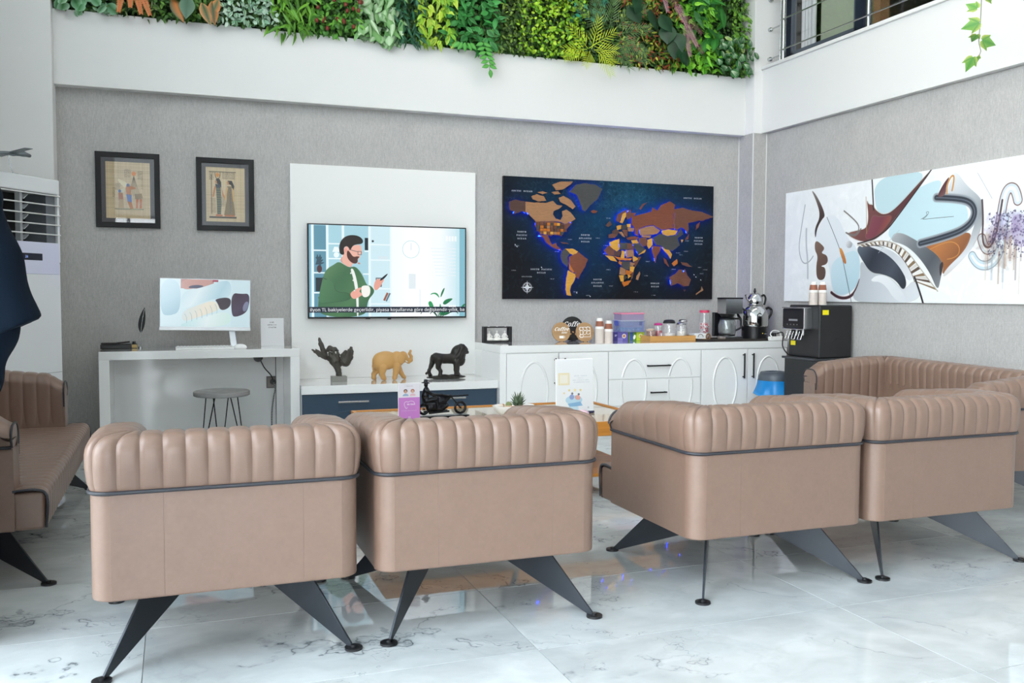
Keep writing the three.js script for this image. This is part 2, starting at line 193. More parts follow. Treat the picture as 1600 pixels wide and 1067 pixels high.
// ───────────────────────── room shell
const ROOM = { x0: -1.75, x1: 5.59, zb: -7.97, zf: 3.2, top: 5.6 };
{
  // floor: grout bed and polished marble-look tiles, 1.247 x 0.65 m
  const floor = structGroup('floor');
  mesh('grout', span(ROOM.x0 - 0.2, 6.4, -0.12, -0.004, ROOM.zb - 0.2, ROOM.zf + 0.2), mat(0xa9adad, 0.8), floor);
  const marble = (sd) => dataTex(768, 400, (u, v) => {
    const X = u * 1.247 + sd * 7.3, Y = v * 0.65 + sd * 3.1;
    const wx = fbm(X * 3 + 5, Y * 3, 6) - 0.5, wy = fbm(X * 3 + 50, Y * 3 + 20, 6) - 0.5, jx = fbm(X * 17, Y * 17 + 3, 4) - 0.5, jy = fbm(X * 17 + 60, Y * 17, 4) - 0.5;
    const cloud = fbm(X * 1.3 + wx * 1.2, Y * 2.8 + wy * 1.2 + 9 - X * 0.6, 6) - 0.5, fine = fbm(X * 9 + wx * 3, Y * 16 + wy * 3, 4) - 0.5;
    const P = X * 0.8 + wx * 1.5 + jx * 0.35 + 3, Q = Y * 2.2 - X * 0.75 + wy * 1.5 + jy * 0.35;
    const r1 = Math.abs(fbm(P, Q, 3) - 0.5), r2 = Math.abs(fbm(P * 2.1 + 40, Q * 2.1 + 11, 3) - 0.5);
    const gate = smooth(0.5, 0.66, fbm(X * 2.3 + 80 + jx, Y * 2.3 + 31 + jy, 4)), gate2 = smooth(0.47, 0.7, fbm(X * 4.1 + 20 + jx, Y * 4.1 + 71 + jy, 4));
    const v1 = Math.pow(1 - smooth(0, 0.009, r1), 1.5) * 58 * gate + Math.pow(1 - smooth(0, 0.05, r1), 2) * 15 * (0.3 + gate), v2 = Math.pow(1 - smooth(0, 0.008, r2), 1.5) * 38 * gate2;
    const g = 190 + cloud * 62 + fine * 18, q = v1 + v2;
    return [g - 5 - q * 1.02, g - q, g - q * 0.96];
  });
  const mats = [1, 2, 3, 4].map((s) => { const m = marble(s); m.wrapS = m.wrapT = THREE.ClampToEdgeWrapping; return mat(0xffffff, 0.025, 0, { map: m, specularIntensity: 1, ior: 1.6 }); });
  const W = 1.247, D = 0.65, gap = 0.0025, variants = [0, 1].map((f) => { const g = rbox(W - gap, 0.012, D - gap, 0.0012, 0, -0.006, 0, 1), p = g.attributes.position, u = g.attributes.uv; for (let i = 0; i < p.count; i++) { const a = p.getX(i) / W + 0.5, b = p.getZ(i) / D + 0.5; u.setXY(i, f ? 1 - a : a, f ? 1 - b : b); } return g; });
  const r = rng(5);
  for (let i = -2; i <= 4; i++) for (let j = -8; j <= 8; j++) {
    const x0 = -0.11 + i * W, z0 = -2.79 + j * D; if (x0 + W < ROOM.x0 || x0 > 5.6 || z0 - D > ROOM.zf || z0 < ROOM.zb) continue;
    const t = mesh('tile', variants[r() < 0.5 ? 0 : 1], mats[Math.floor(r() * 4)], floor); t.position.set(x0 + W / 2, 0, z0 - D / 2);
  }
  struct('pavement', span(-40, 50, -0.3, -0.13, -40, 40), mat(0x9a9a96, 0.9)).userData.label = 'grey street paving outside the glazed front';

  // back wall: papered below, planted recess above the beam
  struct('wall_back', metreUV(span(-1.95, 6.4, 0, 3.2, ROOM.zb - 0.2, ROOM.zb)), M.paper);
  struct('wall_back_upper', span(-1.95, 6.4, 3.2, ROOM.top, ROOM.zb - 0.2, ROOM.zb), mat(0x20301c, 0.9));
  struct('trim_1', rspan(-0.85, 5.45, 2.803, 3.378, ROOM.zb, -7.87, 0.004), M.white).userData.label = 'white beam below the plant wall';
  // corner pillar on the left, painted white
  struct('trim_2', rspan(-1.75, -0.84, 0, ROOM.top, ROOM.zb, -7.76, 0.006), M.white).userData.label = 'white pillar in the left corner';
  // corner pillar on the right: papered below the beam, white above
  struct('trim_3', metreUV(span(5.43, 5.6, 0, 2.808, ROOM.zb, -7.726)), M.paper).userData.label = 'grey papered pillar in the corner';
  struct('trim_4', rspan(5.43, 5.9, 2.808, ROOM.top, ROOM.zb, -7.726, 0.004), M.white).userData.label = 'white upper part of the corner pillar';
  for (const [x, z] of [[5.43, -7.726], [5.43, -7.966], [5.588, -7.726]]) { const o = struct('trim_' + numbered('edge').replace('edge', '5').replace('_00', ''), span(x - 0.004, x + 0.004, 0, 2.806, z - 0.004, z + 0.004), M.white); o.userData.label = 'thin white edge strip of the corner pillar'; }
  // right wall: papered, white parapet beam above it
  struct('wall_right', metreUV(span(5.59, 5.85, 0, 2.81, ROOM.zb - 0.2, ROOM.zf)), M.paper);
  struct('trim_6', span(5.53, 6.4, 2.812, 3.43, -7.726, ROOM.zf), M.white).userData.label = 'white parapet beam on the right wall';
  struct('trim_7', rspan(5.505, 5.9, 3.43, 3.462, -7.726, ROOM.zf, 0.006), M.white).userData.label = 'white sill slab on the parapet';
  // ceiling
  struct('ceiling', span(-1.95, 8.1, ROOM.top, ROOM.top + 0.2, ROOM.zb - 0.2, ROOM.zf + 0.2), M.ceiling);
  // left wall: solid beside the lounge, glazed towards the street
  const ZL = -3.4, ZH = -5.2, YH = 3.5, XF = 0.15, YF = 2.7, T = 0.25;   // street glazing starts at ZL, high windows above YH from ZH
  struct('wall_left', join(span(ROOM.x0 - T, ROOM.x0, 0, YH, ROOM.zb - 0.2, ZL), span(ROOM.x0 - T, ROOM.x0, YH, ROOM.top, ROOM.zb - 0.2, ZH)), M.white);
  struct('wall_added_shade', span(ROOM.x0, -0.67, 0, YH, ZL - 0.25, ZL), M.white).userData.label = 'added unseen white pillar shading the left sofa from the glazing';  // out-of-view pillar added to keep daylight off the left sofa
  struct('wall_front', join(span(XF, 6.05, 0, ROOM.top, ROOM.zf, ROOM.zf + 0.2), span(ROOM.x0 - T, XF, YF, ROOM.top, ROOM.zf, ROOM.zf + 0.2)), M.white);
  const frameM = mat(0x3a4048, 0.4, 0.4);
  const glazing = (name, label, z0, z1, n, ys, front) => { const w = structGroup(name); w.userData.label = label; const bars = [], st = (z1 - z0) / n, xa = ROOM.x0 - 0.14, xb = ROOM.x0 - 0.07, S = (x0, x1, y0, y1, a, b) => front ? span(a, b, y0, y1, ROOM.zf + (ROOM.x0 - x1), ROOM.zf + (ROOM.x0 - x0)) : span(x0, x1, y0, y1, a, b);
    for (let k = 0; k <= n; k++) bars.push(S(xa, xb, ys[0], ys.at(-1), z0 + k * st - 0.03, z0 + k * st + 0.03)); for (const y of ys) bars.push(S(xa, xb, y - 0.03, y + 0.03, z0, z1)); mesh('frame', join(bars), frameM, w);
    for (let k = 0; k < n; k++) for (let j = 0; j < ys.length - 1; j++) mesh('pane', S(xa + 0.03, xa + 0.036, ys[j] + 0.03, ys[j + 1] - 0.03, z0 + 0.03 + k * st, z0 - 0.03 + (k + 1) * st), M.glass, w); };
  glazing('window_1', 'tall street glazing on the left', ZL, ROOM.zf, 4, [0.03, 2.8, ROOM.top - 0.03]);
  glazing('window_2', 'high windows above the left sofa', ZH, ZL, 1, [YH + 0.03, ROOM.top - 0.03]);
  glazing('window_4', 'glass entrance behind the camera', ROOM.x0, XF, 2, [0.03, YF - 0.03], true);
  // gallery window on the upper right, with the room behind it
  const wg = structGroup('window_3'); wg.userData.label = 'gallery window above the right parapet';
  const dk = mat(0x232c3c, 0.4, 0.2), X = 5.74;
  mesh('frame', join(span(X, X + 0.07, 3.462, 3.56, -7.72, ROOM.zf), span(X, X + 0.07, 5.2, ROOM.top, -7.72, ROOM.zf), ...[-7.69, -6.62, -5.6, -4.1, -2.6, -1.1, 0.4, 1.9].map((z) => span(X, X + 0.07, 3.5, 5.25, z - 0.05, z + 0.05))), dk, wg);
  mesh('inner_frame', join(...[[-7.6, -6.68]].map(([a, b]) => join(span(X + 0.02, X + 0.06, 3.56, 5.2, a, a + 0.03), span(X + 0.02, X + 0.06, 3.56, 3.6, a, b), span(X + 0.02, X + 0.06, 3.56, 5.2, b - 0.03, b)))), mat(0x5b6470, 0.4, 0.3), wg);
  [[-7.64, -6.67], [-6.57, -5.65], [-5.55, -4.15], [-4.05, -2.65], [-2.55, -1.15], [-1.05, 0.35], [0.45, 1.85], [1.95, 3.2]].forEach(([a, b]) => mesh('pane', span(X + 0.03, X + 0.036, 3.56, 5.2, a, b), M.glass, wg));
  mesh('door_post', span(X + 0.1, X + 0.2, 3.46, 5.2, -6.56, -6.47), mat(0x8a6a4a, 0.5), wg, 'brown wooden door post behind the glass');
  mesh('blind', span(X + 0.22, X + 0.24, 3.46, 5.2, -7.4, -6.62), mat(0xa7b29c, 0.8), wg, 'pale green roller blind behind the glass');
  mesh('curtain', join(...[0, 1, 2, 3].map((k) => cyl(0.025, 0.025, 1.74, X + 0.16, 3.46, -7.58 + k * 0.05, 10))), mat(0xc9cdcf, 0.9), wg);
  struct('wall_gallery', join(span(7.9, 8.1, 3.4, ROOM.top, ROOM.zb - 0.2, ROOM.zf), span(5.9, 8.1, 3.4, ROOM.top, ROOM.zb - 0.2, ROOM.zb), span(5.85, 8.1, 3.4, ROOM.top, ROOM.zf, ROOM.zf + 0.2)), mat(0x4a4640, 0.9));
  struct('floor_gallery', span(5.9, 8.1, 3.3, 3.44, ROOM.zb - 0.2, ROOM.zf + 0.2), mat(0x5a5650, 0.8));
}
// gallery railing
{
  const o = thing('gallery_railing', 'stainless steel railing with round posts on the white parapet', 'railing', [5.6, 3.462, 0]);
  for (const z of [-7.5, -6.34, -5.18, -4.02, -2.86, -1.7, -0.54, 0.62, 1.78, 2.94]) mesh('post', cyl(0.021, 0.021, 1.0, 0, 0, z, 16), M.steel, o);
  for (const y of [0.12, 0.41, 0.7]) mesh('rail', rod([-0.02, y, -7.52], [-0.02, y, 3.0], 0.007, 8), M.steel, o);
  mesh('handrail', rod([0, 1.01, -7.6], [0, 1.01, 3.0], 0.022, 14), M.steel, o);
  mesh('side_post', cyl(0.008, 0.008, 1.0, -0.005, 0, -7.545, 10), M.steel, o);
  for (const y of [0.08, 0.37, 0.66]) { const b = mesh('wall_bracket', join(rod([0, y, -7.5], [0, y, -7.7], 0.008), rod([0, y, -7.7], [0, y, -7.725], 0.022, 14)), M.steel, o); }
}
// unseen luminaires added above the frame to brighten the lounge
for (const [x, side] of [[2.3, 'nearer the left windows'], [4.3, 'nearer the right gallery']]) {
  const z = -5.0, o = thing('added_ceiling_lamp', 'added long white ceiling luminaire ' + side, 'lamp', [x, ROOM.top, z], 0, 'added ceiling luminaires brightening the lounge');
  mesh('housing', rbox(1.5, 0.06, 0.5, 0.01, 0, -0.03, 0), M.white, o);
  mesh('diffuser', box(1.44, 0.006, 0.44, 0, -0.062, 0), mat(0xffffff, 0.6, 0, { emissive: 0xfff4e6, emissiveIntensity: 2 }), o);
  const L = new THREE.RectAreaLight(0xfff4e6, 13, 1.44, 0.44); L.position.set(x, ROOM.top - 0.072, z); L.rotation.x = -Math.PI / 2; scene.add(L);
}

// ───────────────────────── channel-tufted armchairs and sofas
// local frame: back faces +z at z = 0, seat opens towards -z, x across
const SEAT = { D: 0.7, T: 0.15, r: 0.06, yb: 0.235, yp: 0.578, yt: 0.757, front: 0.13, ys: 0.41 };
function bandPath(W) {
  const { D, r } = SEAT, La = D - r, Lc = r * Math.PI / 2, Lb = W - 2 * r, total = 2 * La + 2 * Lc + Lb, h = W / 2;
  return { total, La, Lc, Lb, at(s) {
    if (s < La) return [-h, -D + s, -1, 0];
    s -= La; if (s < Lc) { const a = s / r; return [-h + r - Math.cos(a) * r, -r + Math.sin(a) * r, -Math.cos(a), Math.sin(a)]; }
    s -= Lc; if (s < Lb) return [-h + r + s, 0, 0, 1];
    s -= Lb; if (s < Lc) { const a = s / r; return [h - r + Math.sin(a) * r, -r + Math.cos(a) * r, Math.sin(a), Math.cos(a)]; }
    s -= Lc; return [h, -r - s, 1, 0];
  } };
}
// profile of the padded band, from the piping over the top to the seat: [n outward, y]
function bandProfile(yt) {
  const { T, yp, ys } = SEAT, p = [[0.0, yp]]; const R = 0.062;
  p.push([0.01, yp + 0.03], [0.016, lerp(yp, yt, 0.45)]);
  for (let k = 0; k <= 5; k++) { const a = k / 5 * Math.PI / 2; p.push([0.016 - R + Math.cos(a) * R, yt - R + Math.sin(a) * R]); }
  const R2 = 0.062, c = -T + R2 - 0.012;
  for (let k = 0; k <= 5; k++) { const a = Math.PI / 2 + k / 5 * Math.PI / 2; p.push([c + Math.cos(a) * R2, yt - R2 + Math.sin(a) * R2]); }
  p.push([-T - 0.008, lerp(ys, yt, 0.45)], [-T, ys - 0.01]);
  return p;
}
function bandPoint(W, path, s, q) { // q = [n, y]
  const { T, D } = SEAT, [x, z, nx, nz] = path.at(clamp(s, 0, path.total)), ix = clamp(x, -W / 2 + T, W / 2 - T), iz = Math.min(z, -T);
  if (q[0] >= 0) return [x + nx * q[0], q[1], z + nz * q[0]];
  const t = -q[0] / T; return [lerp(x, ix, t), q[1], lerp(z, iz, t)];
}
const topAt = (path, s) => { const { La } = SEAT.D ? path : path, e = Math.min(s, path.total - s); return SEAT.yt - 0.04 * (1 - smooth(0, path.La * 0.8, e)) - 0.05 * (1 - smooth(0, 0.1, e)); };
function channelGeo(W, path, s0, s1, d0, d1) {
  const n = 8, pos = [], uv = [], idx = [], prof0 = bandProfile(0.7), m = prof0.length;
  for (let i = 0; i <= n; i++) {
    const w = i / n, s = lerp(s0, s1, w), yt = topAt(path, s), pr = bandProfile(yt), bulge = 1 - Math.pow(Math.abs(2 * w - 1), 4);
    for (let j = 0; j < m; j++) {
      const a = pr[Math.max(0, j - 1)], b = pr[Math.min(m - 1, j + 1)], tx = b[0] - a[0], ty = b[1] - a[1], l = Math.hypot(tx, ty) || 1, fade = smooth(0, 0.14, j / (m - 1)) , dd = (w < 0.5 ? d0 : d1) * (bulge - 1) * (0.35 + 0.65 * fade);
      const p = bandPoint(W, path, s, [pr[j][0] + ty / l * dd, pr[j][1] - tx / l * dd]); pos.push(...p); uv.push(s, j * 0.04);
    }
  }
  for (let i = 0; i < n; i++) for (let j = 0; j < m - 1; j++) { const a = i * m + j, b = a + m; idx.push(a, b, a + 1, a + 1, b, b + 1); }
  const g = new THREE.BufferGeometry(); g.setAttribute('position', new THREE.Float32BufferAttribute(pos, 3)); g.setAttribute('uv', new THREE.Float32BufferAttribute(uv, 2)); g.setIndex(idx); g.computeVertexNormals(); return g;
}
function uShape(W, inset = 0) { // plan outline of the shell, y of the shape = z
  const { D, T, r } = SEAT, h = W / 2 - inset, s = new THREE.Shape();
  s.moveTo(-h, -D); s.lineTo(-h, -r); s.absarc(-h + r, -r - inset, r, Math.PI, Math.PI / 2, true); s.lineTo(h - r, -inset); s.absarc(h - r, -r - inset, r, Math.PI / 2, 0, true); s.lineTo(h, -D); s.lineTo(h - T + inset * 2, -D); s.lineTo(h - T + inset * 2, -T); s.lineTo(-h + T - inset * 2, -T); s.lineTo(-h + T - inset * 2, -D); s.closePath(); return s;
}
function seatChannel(w, zBack) { // one rib over the seat: flat top, rounded nose, front face
  const { D, front, ys, yb } = SEAT, zf = -D - front, R = 0.045, line = [[zBack, ys - 0.008], [lerp(zBack, zf + R, 0.4), ys], [zf + R, ys]];
  for (let k = 1; k <= 5; k++) { const a = k / 5 * Math.PI / 2; line.push([zf + R - Math.sin(a) * R, ys - R + Math.cos(a) * R]); }
  line.push([zf + 0.004, yb + 0.02], [zf + 0.02, yb]);
  const n = 4, pos = [], uv = [], idx = [], m = line.length;
  for (let i = 0; i <= n; i++) { const t = i / n, b = (1 - Math.pow(Math.abs(2 * t - 1), 2.2) - 1) * 0.009;
    line.forEach(([z, y], j) => { const a = line[Math.max(0, j - 1)], c = line[Math.min(m - 1, j + 1)], tx = c[0] - a[0], ty = c[1] - a[1], l = Math.hypot(tx, ty) || 1; pos.push((t - 0.5) * w, y - tx / l * b, z + ty / l * b); uv.push(t * w, j * 0.05); }); }
  for (let i = 0; i < n; i++) for (let j = 0; j < m - 1; j++) { const a = i * m + j, b = a + m; idx.push(a, a + 1, b, a + 1, b + 1, b); }
  const g = new THREE.BufferGeometry(); g.setAttribute('position', new THREE.Float32BufferAttribute(pos, 3)); g.setAttribute('uv', new THREE.Float32BufferAttribute(uv, 2)); g.setIndex(idx); g.computeVertexNormals(); return g;
}
function legPlate(sx, sz) { // triangular steel plate standing diagonally, foot at the origin
  const s = shapeOf([[0, 0.008], [0.028, 0.008], [0.6, 0.225], [0.6, 0.24], [0.225, 0.24]]), g = extrude(s, 0.006, 0.001, 1).translate(0, 0, -0.003);
  return g.rotateY(Math.atan2(sz * 0.82, -sx * 0.574));   // shape x runs inwards
}
const footGeo = join(cyl(0.03, 0.03, 0.008, 0, 0, 0, 20), cyl(0.01, 0.01, 0.012, 0, 0.004, 0, 12));
function makeSeat(name, label, W, category, nBack, pos, turn, group) {
  const o = thing(name, label, category, pos, turn, group), { D, T, yb, yp, ys, front } = SEAT, path = bandPath(W);
  // shell below the piping
  const shell = extrude(uShape(W, 0.006), yp - yb - 0.016, 0.006, 2, 12).rotateX(Math.PI / 2).scale(1, 1, -1);
  { const p = shell.attributes.position; shell.computeBoundingBox(); const b = shell.boundingBox; shell.translate(0, yp - 0.004 - b.max.y, 0); if (b.max.z > 0.1) shell.scale(1, 1, -1); }
  { const ix = shell.index ? shell.toNonIndexed() : shell; }
  mesh('shell', fixWinding(metreUV(shell, 2, 2)), M.leather, o);
  // three stitched back panels
  for (const [a, b] of [[-0.43, -0.242], [-0.242, 0.276], [0.276, 0.43]]) mesh('back_panel', metreUV(rspan(a * W + 0.0006, b * W - 0.0006, yb + 0.008, yp - 0.004, -0.006, 0.0009, 0.0008), 2, 2), M.leather, o);
  // padded channels: arm, corner, back, corner, arm
  const armN = W > 1.5 ? 9 : 6, { La, Lc, Lb } = path, cuts = []; for (let k = 0; k <= armN; k++) cuts.push(La * k / armN);
  const c0 = La + Lc * 0.5, c1 = path.total - c0, step = (c1 - c0) / nBack; for (let k = 0; k <= nBack; k++) cuts.push(c0 + step * k);
  for (let k = 0; k <= armN; k++) cuts.push(path.total - La + La * k / armN);
  for (let i = 0; i < cuts.length - 1; i++) { if (cuts[i + 1] - cuts[i] < 1e-4) continue; const dep = (s) => { const e = Math.min(s, path.total - s); return e < La - 1e-6 ? (W > 1.5 ? 0.006 : 0.003) : e < La + Lc * 0.4 ? 0.004 : 0.008; }; mesh('channel', channelGeo(W, path, cuts[i], cuts[i + 1], dep(cuts[i]), dep(cuts[i + 1])), M.leather, o); }
  // arm ends
  for (const s of [0, path.total]) {
    const pr = bandProfile(topAt(path, s)), pts = pr.map((q) => bandPoint(W, path, s, q)), c = pts.reduce((a, p) => [a[0] + p[0] / pts.length, a[1] + p[1] / pts.length, a[2]], [0, 0, -D - 0.012]), pos = [], idx = [], loop = [...pts, [pts.at(-1)[0], SEAT.yp - 0.02, -D], [pts[0][0], SEAT.yp - 0.02, -D]];
    pos.push(...c); loop.forEach((p) => pos.push(p[0], p[1], -D)); for (let k = 0; k < loop.length; k++) idx.push(0, 1 + k, 1 + (k + 1) % loop.length);
    const g = new THREE.BufferGeometry(); g.setAttribute('position', new THREE.Float32BufferAttribute(pos, 3)); g.setAttribute('uv', new THREE.Float32BufferAttribute(new Float32Array(pos.length / 3 * 2), 2)); g.setIndex(idx); g.computeVertexNormals(); mesh('arm_end', g, M.leather, o);
    mesh('piping', tube(pts.slice(0, -1).map((p) => [p[0], p[1], -D - 0.002]), 0.005, 40, 6), M.piping, o, 'dark piping round the arm end');
  }
  const pp = []; for (let k = 0; k <= 60; k++) pp.push(bandPoint(W, path, path.total * k / 60, [0.004, yp]));
  mesh('piping', tube(pp, 0.0065, 160, 8), M.piping, o, 'dark piping below the padded band');
  // seat
  mesh('seat_base', metreUV(join(rspan(-W / 2 + T - 0.01, W / 2 - T + 0.01, yb, ys - 0.02, -D - 0.02, -T + 0.01, 0.01), rspan(-W / 2 + 0.004, W / 2 - 0.004, yb, ys - 0.018, -D - front + 0.014, -D + 0.004, 0.016)), 2, 2), M.leather, o);
  const nSeat = Math.round(W / 0.078), w = W / nSeat, inner = seatChannel(w, -T), outer = seatChannel(w, -D - 0.002);
  for (let k = 0; k < nSeat; k++) { const x = -W / 2 + (k + 0.5) * w, c = mesh('seat_channel', Math.abs(x) < W / 2 - T - w * 0.3 ? inner : outer, M.leather, o); c.position.x = x; }
  for (const sx of [-1, 1]) { const x = sx * (W / 2 - 0.002), zf = -D - front; mesh('piping', tube([[x, ys - 0.012, -D], [x, ys - 0.008, zf + 0.05], [x, ys - 0.02, zf + 0.015], [x, ys - 0.055, zf + 0.004], [x, yb + 0.01, zf + 0.01]], 0.006, 40, 6), M.piping, o, 'dark piping of the seat side'); }
  // legs
  for (const sx of [-1, 1]) for (const [z, sz] of [[0.035, 1], [W > 1.5 ? -0.82 : -0.745, -1]]) {
    const leg = mesh('leg', legPlate(sx, sz), M.legMetal, o); leg.position.set(sx * (W / 2 - 0.03), 0, z);
    mesh('foot', footGeo, M.blackPlastic, leg);
  }
  return o;
}
function fixWinding(g) { // after a mirror: flip the triangles so that the faces look outwards
  const q = g.index ? g.toNonIndexed() : g, p = q.attributes.position, a = new THREE.Vector3(), b = new THREE.Vector3(), c = new THREE.Vector3(); let vol = 0;
  for (let i = 0; i < p.count; i += 3) { a.fromBufferAttribute(p, i); b.fromBufferAttribute(p, i + 1); c.fromBufferAttribute(p, i + 2); vol += a.dot(b.clone().cross(c)); }
  if (vol < 0) for (const k of Object.keys(q.attributes)) { const at = q.attributes[k], n = at.itemSize; for (let i = 0; i < at.count; i += 3) for (let m = 0; m < n; m++) { const t = at.array[(i + 1) * n + m]; at.array[(i + 1) * n + m] = at.array[(i + 2) * n + m]; at.array[(i + 2) * n + m] = t; } }
  q.computeVertexNormals(); return q;
}
{
  const g = 'brown tufted armchairs seen from behind';
  makeSeat('armchair', 'brown leather tufted armchair at the left end of the row, seen from behind', 0.838, 'armchair', 12, [0.163, 0, -3.045], 0, g);
  makeSeat('armchair', 'brown leather tufted armchair in front of the coffee table, left of the gap', 0.838, 'armchair', 12, [1.062, 0, -3.045], 0, g);
  makeSeat('armchair', 'brown leather tufted armchair right of the gap, its side and thin corner leg showing', 0.845, 'armchair', 12, [2.305, 0, -3.035], 0, g);
  makeSeat('armchair', 'brown leather tufted armchair at the right end of the row, cut by the frame', 0.845, 'armchair', 12, [3.185, 0, -3.035], 0, g);
  makeSeat('sofa', 'brown tufted leather sofa along the left side, ribbed seat towards the room', 2.0, 'sofa', 26, [-1.32, 0, -5.085], -Math.PI / 2);
  makeSeat('sofa', 'brown tufted leather sofa on the right in front of the abstract painting', 1.74, 'sofa', 23, [4.868, 0, -4.475], Math.PI / 2 - 0.14);
}

// ───────────────────────── fitted furniture along the back wall
const ellipseArc = (cx, cy, rx, ry, y0, y1, z, r) => { // moulding pieces of an ellipse between two heights
  const runs = []; let run = null; const N = 96;
  for (let i = 0; i <= N * 2; i++) { const a = -Math.PI / 2 + i / N * 2 * Math.PI, p = [cx + Math.cos(a) * rx, cy + Math.sin(a) * ry, z], ok = p[1] > y0 && p[1] < y1 && i <= N; if (ok) { if (!run) runs.push(run = []); run.push(p); } else run = null; }
  return join(...runs.filter((q) => q.length > 2).map((q) => tube(q, r, q.length * 2, 6)));
};
{ // desk
  const o = thing('desk', 'white waterfall desk under the two framed papyri', 'desk', [0.2, 0, -7.66]);
  mesh('top', rspan(-0.732, 0.735, 0.695, 0.76, -0.29, 0.29, 0.004), M.lacquerTop, o);
  for (const x of [-0.695, 0.698]) mesh('leg', rspan(x - 0.0365, x + 0.0365, 0, 0.696, -0.29, 0.289, 0.003), M.lacquer, o);
  mesh('back_panel', span(-0.66, 0.6, 0, 0.695, -0.285, -0.262), M.lacquer, o);
  mesh('side_strip', rspan(0.603, 0.662, 0, 0.695, -0.285, -0.22, 0.002), M.lacquer, o);
}
{ // low television unit
  const o = thing('media_unit', 'low white unit with navy drawers below the television', 'cabinet', [1.762, 0, -7.6]);
  mesh('top', rspan(-0.824, 0.826, 0.395, 0.463, -0.34, 0.31, 0.004), M.lacquerTop, o);
  mesh('carcass', span(-0.824, 0.826, 0.05, 0.395, -0.34, 0.27), M.lacquer, o);
  mesh('plinth', span(-0.8, 0.8, 0, 0.05, -0.3, 0.24), M.blackMatte, o);
  for (const s of [-1, 1]) {
    const d = mesh('drawer', rspan(s * 0.412 - 0.408, s * 0.412 + 0.408, 0.058, 0.392, 0.27, 0.29, 0.003), M.navy, o);
    mesh('handle', join(rspan(s * 0.412 - 0.125, s * 0.412 + 0.125, 0.318, 0.334, 0.31, 0.32, 0.004), span(s * 0.412 - 0.11, s * 0.412 - 0.1, 0.32, 0.332, 0.288, 0.312), span(s * 0.412 + 0.1, s * 0.412 + 0.11, 0.32, 0.332, 0.288, 0.312)), M.steel, d, 'brushed steel bar handle');
    mesh('moulding', ellipseArc(s * 0.412, 0.1, 0.3, 0.15, 0.07, 0.38, 0.29, 0.006), M.navy, d);
  }
}
{ // panel behind the television
  solo('wall_panel', rspan(0.938, 2.59, 0.463, 2.3, -7.968, -7.93, 0.003), mat(0xeeeeeb, 0.35, 0, { clearcoat: 0.3, clearcoatRoughness: 0.15 }), 'tall plain white panel behind the television', 'panel');
}
// sideboard: three cabinet units, end panel and one continuous worktop
{
  const zf = -7.27, top = solo('worktop', join(rspan(2.588, 5.525, 0.695, 0.76, -7.722, -7.25, 0.004), span(2.588, 5.425, 0.695, 0.7598, -7.968, -7.72)), M.lacquerTop, 'long glossy white worktop of the coffee sideboard', 'worktop');
  solo('end_panel', join(rspan(2.588, 2.647, 0, 0.695, -7.75, -7.25, 0.003), span(2.588, 2.62, 0, 0.695, -7.968, -7.75)), M.lacquer, 'white end panel of the sideboard beside the television unit', 'panel');
  const unit = (label, x0, x1) => { const o = thing('cabinet', label, 'cabinet', [(x0 + x1) / 2, 0, -7.5]), w = (x1 - x0) / 2;
    mesh('carcass', span(-w + 0.001, w - 0.001, 0.06, 0.694, -0.2, 0.228), M.lacquer, o); mesh('plinth', span(-w + 0.001, w - 0.001, 0, 0.06, -0.2, 0.18), M.lacquer, o); return o; };
  const front = (o, name, a, b, y0, y1) => mesh(name, rspan(a + 0.0015, b - 0.0015, y0, y1, 0.229, 0.248, 0.0025), M.lacquer, o);
  const bar = (p, x0, x1, y0, y1) => mesh('handle', join(rspan(x0, x1, y0, y1, 0.268, 0.278, 0.002), x1 - x0 > y1 - y0 ? join(span(x0 + 0.01, x0 + 0.02, y0, y1, 0.246, 0.27), span(x1 - 0.02, x1 - 0.01, y0, y1, 0.246, 0.27)) : join(span(x0, x1, y0 + 0.01, y0 + 0.02, 0.246, 0.27), span(x0, x1, y1 - 0.02, y1 - 0.01, 0.246, 0.27))), M.blackMatte, p, 'slim black bar handle');
  const mould = (p, cx, y0, y1) => mesh('moulding', ellipseArc(cx, 0.36, 0.126, 0.253, y0, y1, 0.247, 0.0105), M.lacquer, p, 'raised oval moulding');
  { const o = unit('white two-door cabinet with oval mouldings at the left of the sideboard', 2.648, 3.617), c = 3.1325; const a = front(o, 'door', 2.65 - c, 3.13 - c, 0.065, 0.69), b = front(o, 'door', 3.138 - c, 3.615 - c, 0.065, 0.69);
    bar(a, 3.09 - c, 3.103 - c, 0.413, 0.645); bar(b, 3.178 - c, 3.191 - c, 0.413, 0.645); mould(a, 2.904 - c, 0.07, 0.68); mould(b, 3.375 - c, 0.07, 0.68); }
  { const o = unit('white drawer cabinet with two oval mouldings in the middle of the sideboard', 3.618, 4.575), c = 4.0965;
    [[0.4415, 0.69, 0.556, 0.123], [0.203, 0.4385, 0.312, 0.085], [0.065, 0.2, 0.15, 0.085]].forEach(([y0, y1, yh, w]) => { const d = front(o, 'drawer', 3.619 - c, 4.565 - c, y0, y1); bar(d, 4.114 - c - w, 4.114 - c + w, yh - 0.006, yh + 0.007); for (const x of [3.87, 4.345]) mould(d, x - c, y0 + 0.002, y1 - 0.002); }); }
  { const o = unit('white two-door cabinet with oval mouldings beside the water dispenser', 4.576, 5.525), c = 5.0505; const a = front(o, 'door', 4.578 - c, 5.075 - c, 0.065, 0.69), b = front(o, 'door', 5.08 - c, 5.522 - c, 0.065, 0.69);
    bar(a, 5.02 - c, 5.033 - c, 0.413, 0.65); bar(b, 5.122 - c, 5.135 - c, 0.413, 0.65); mould(a, 4.83 - c, 0.07, 0.68); mould(b, 5.31 - c, 0.07, 0.68); }
}
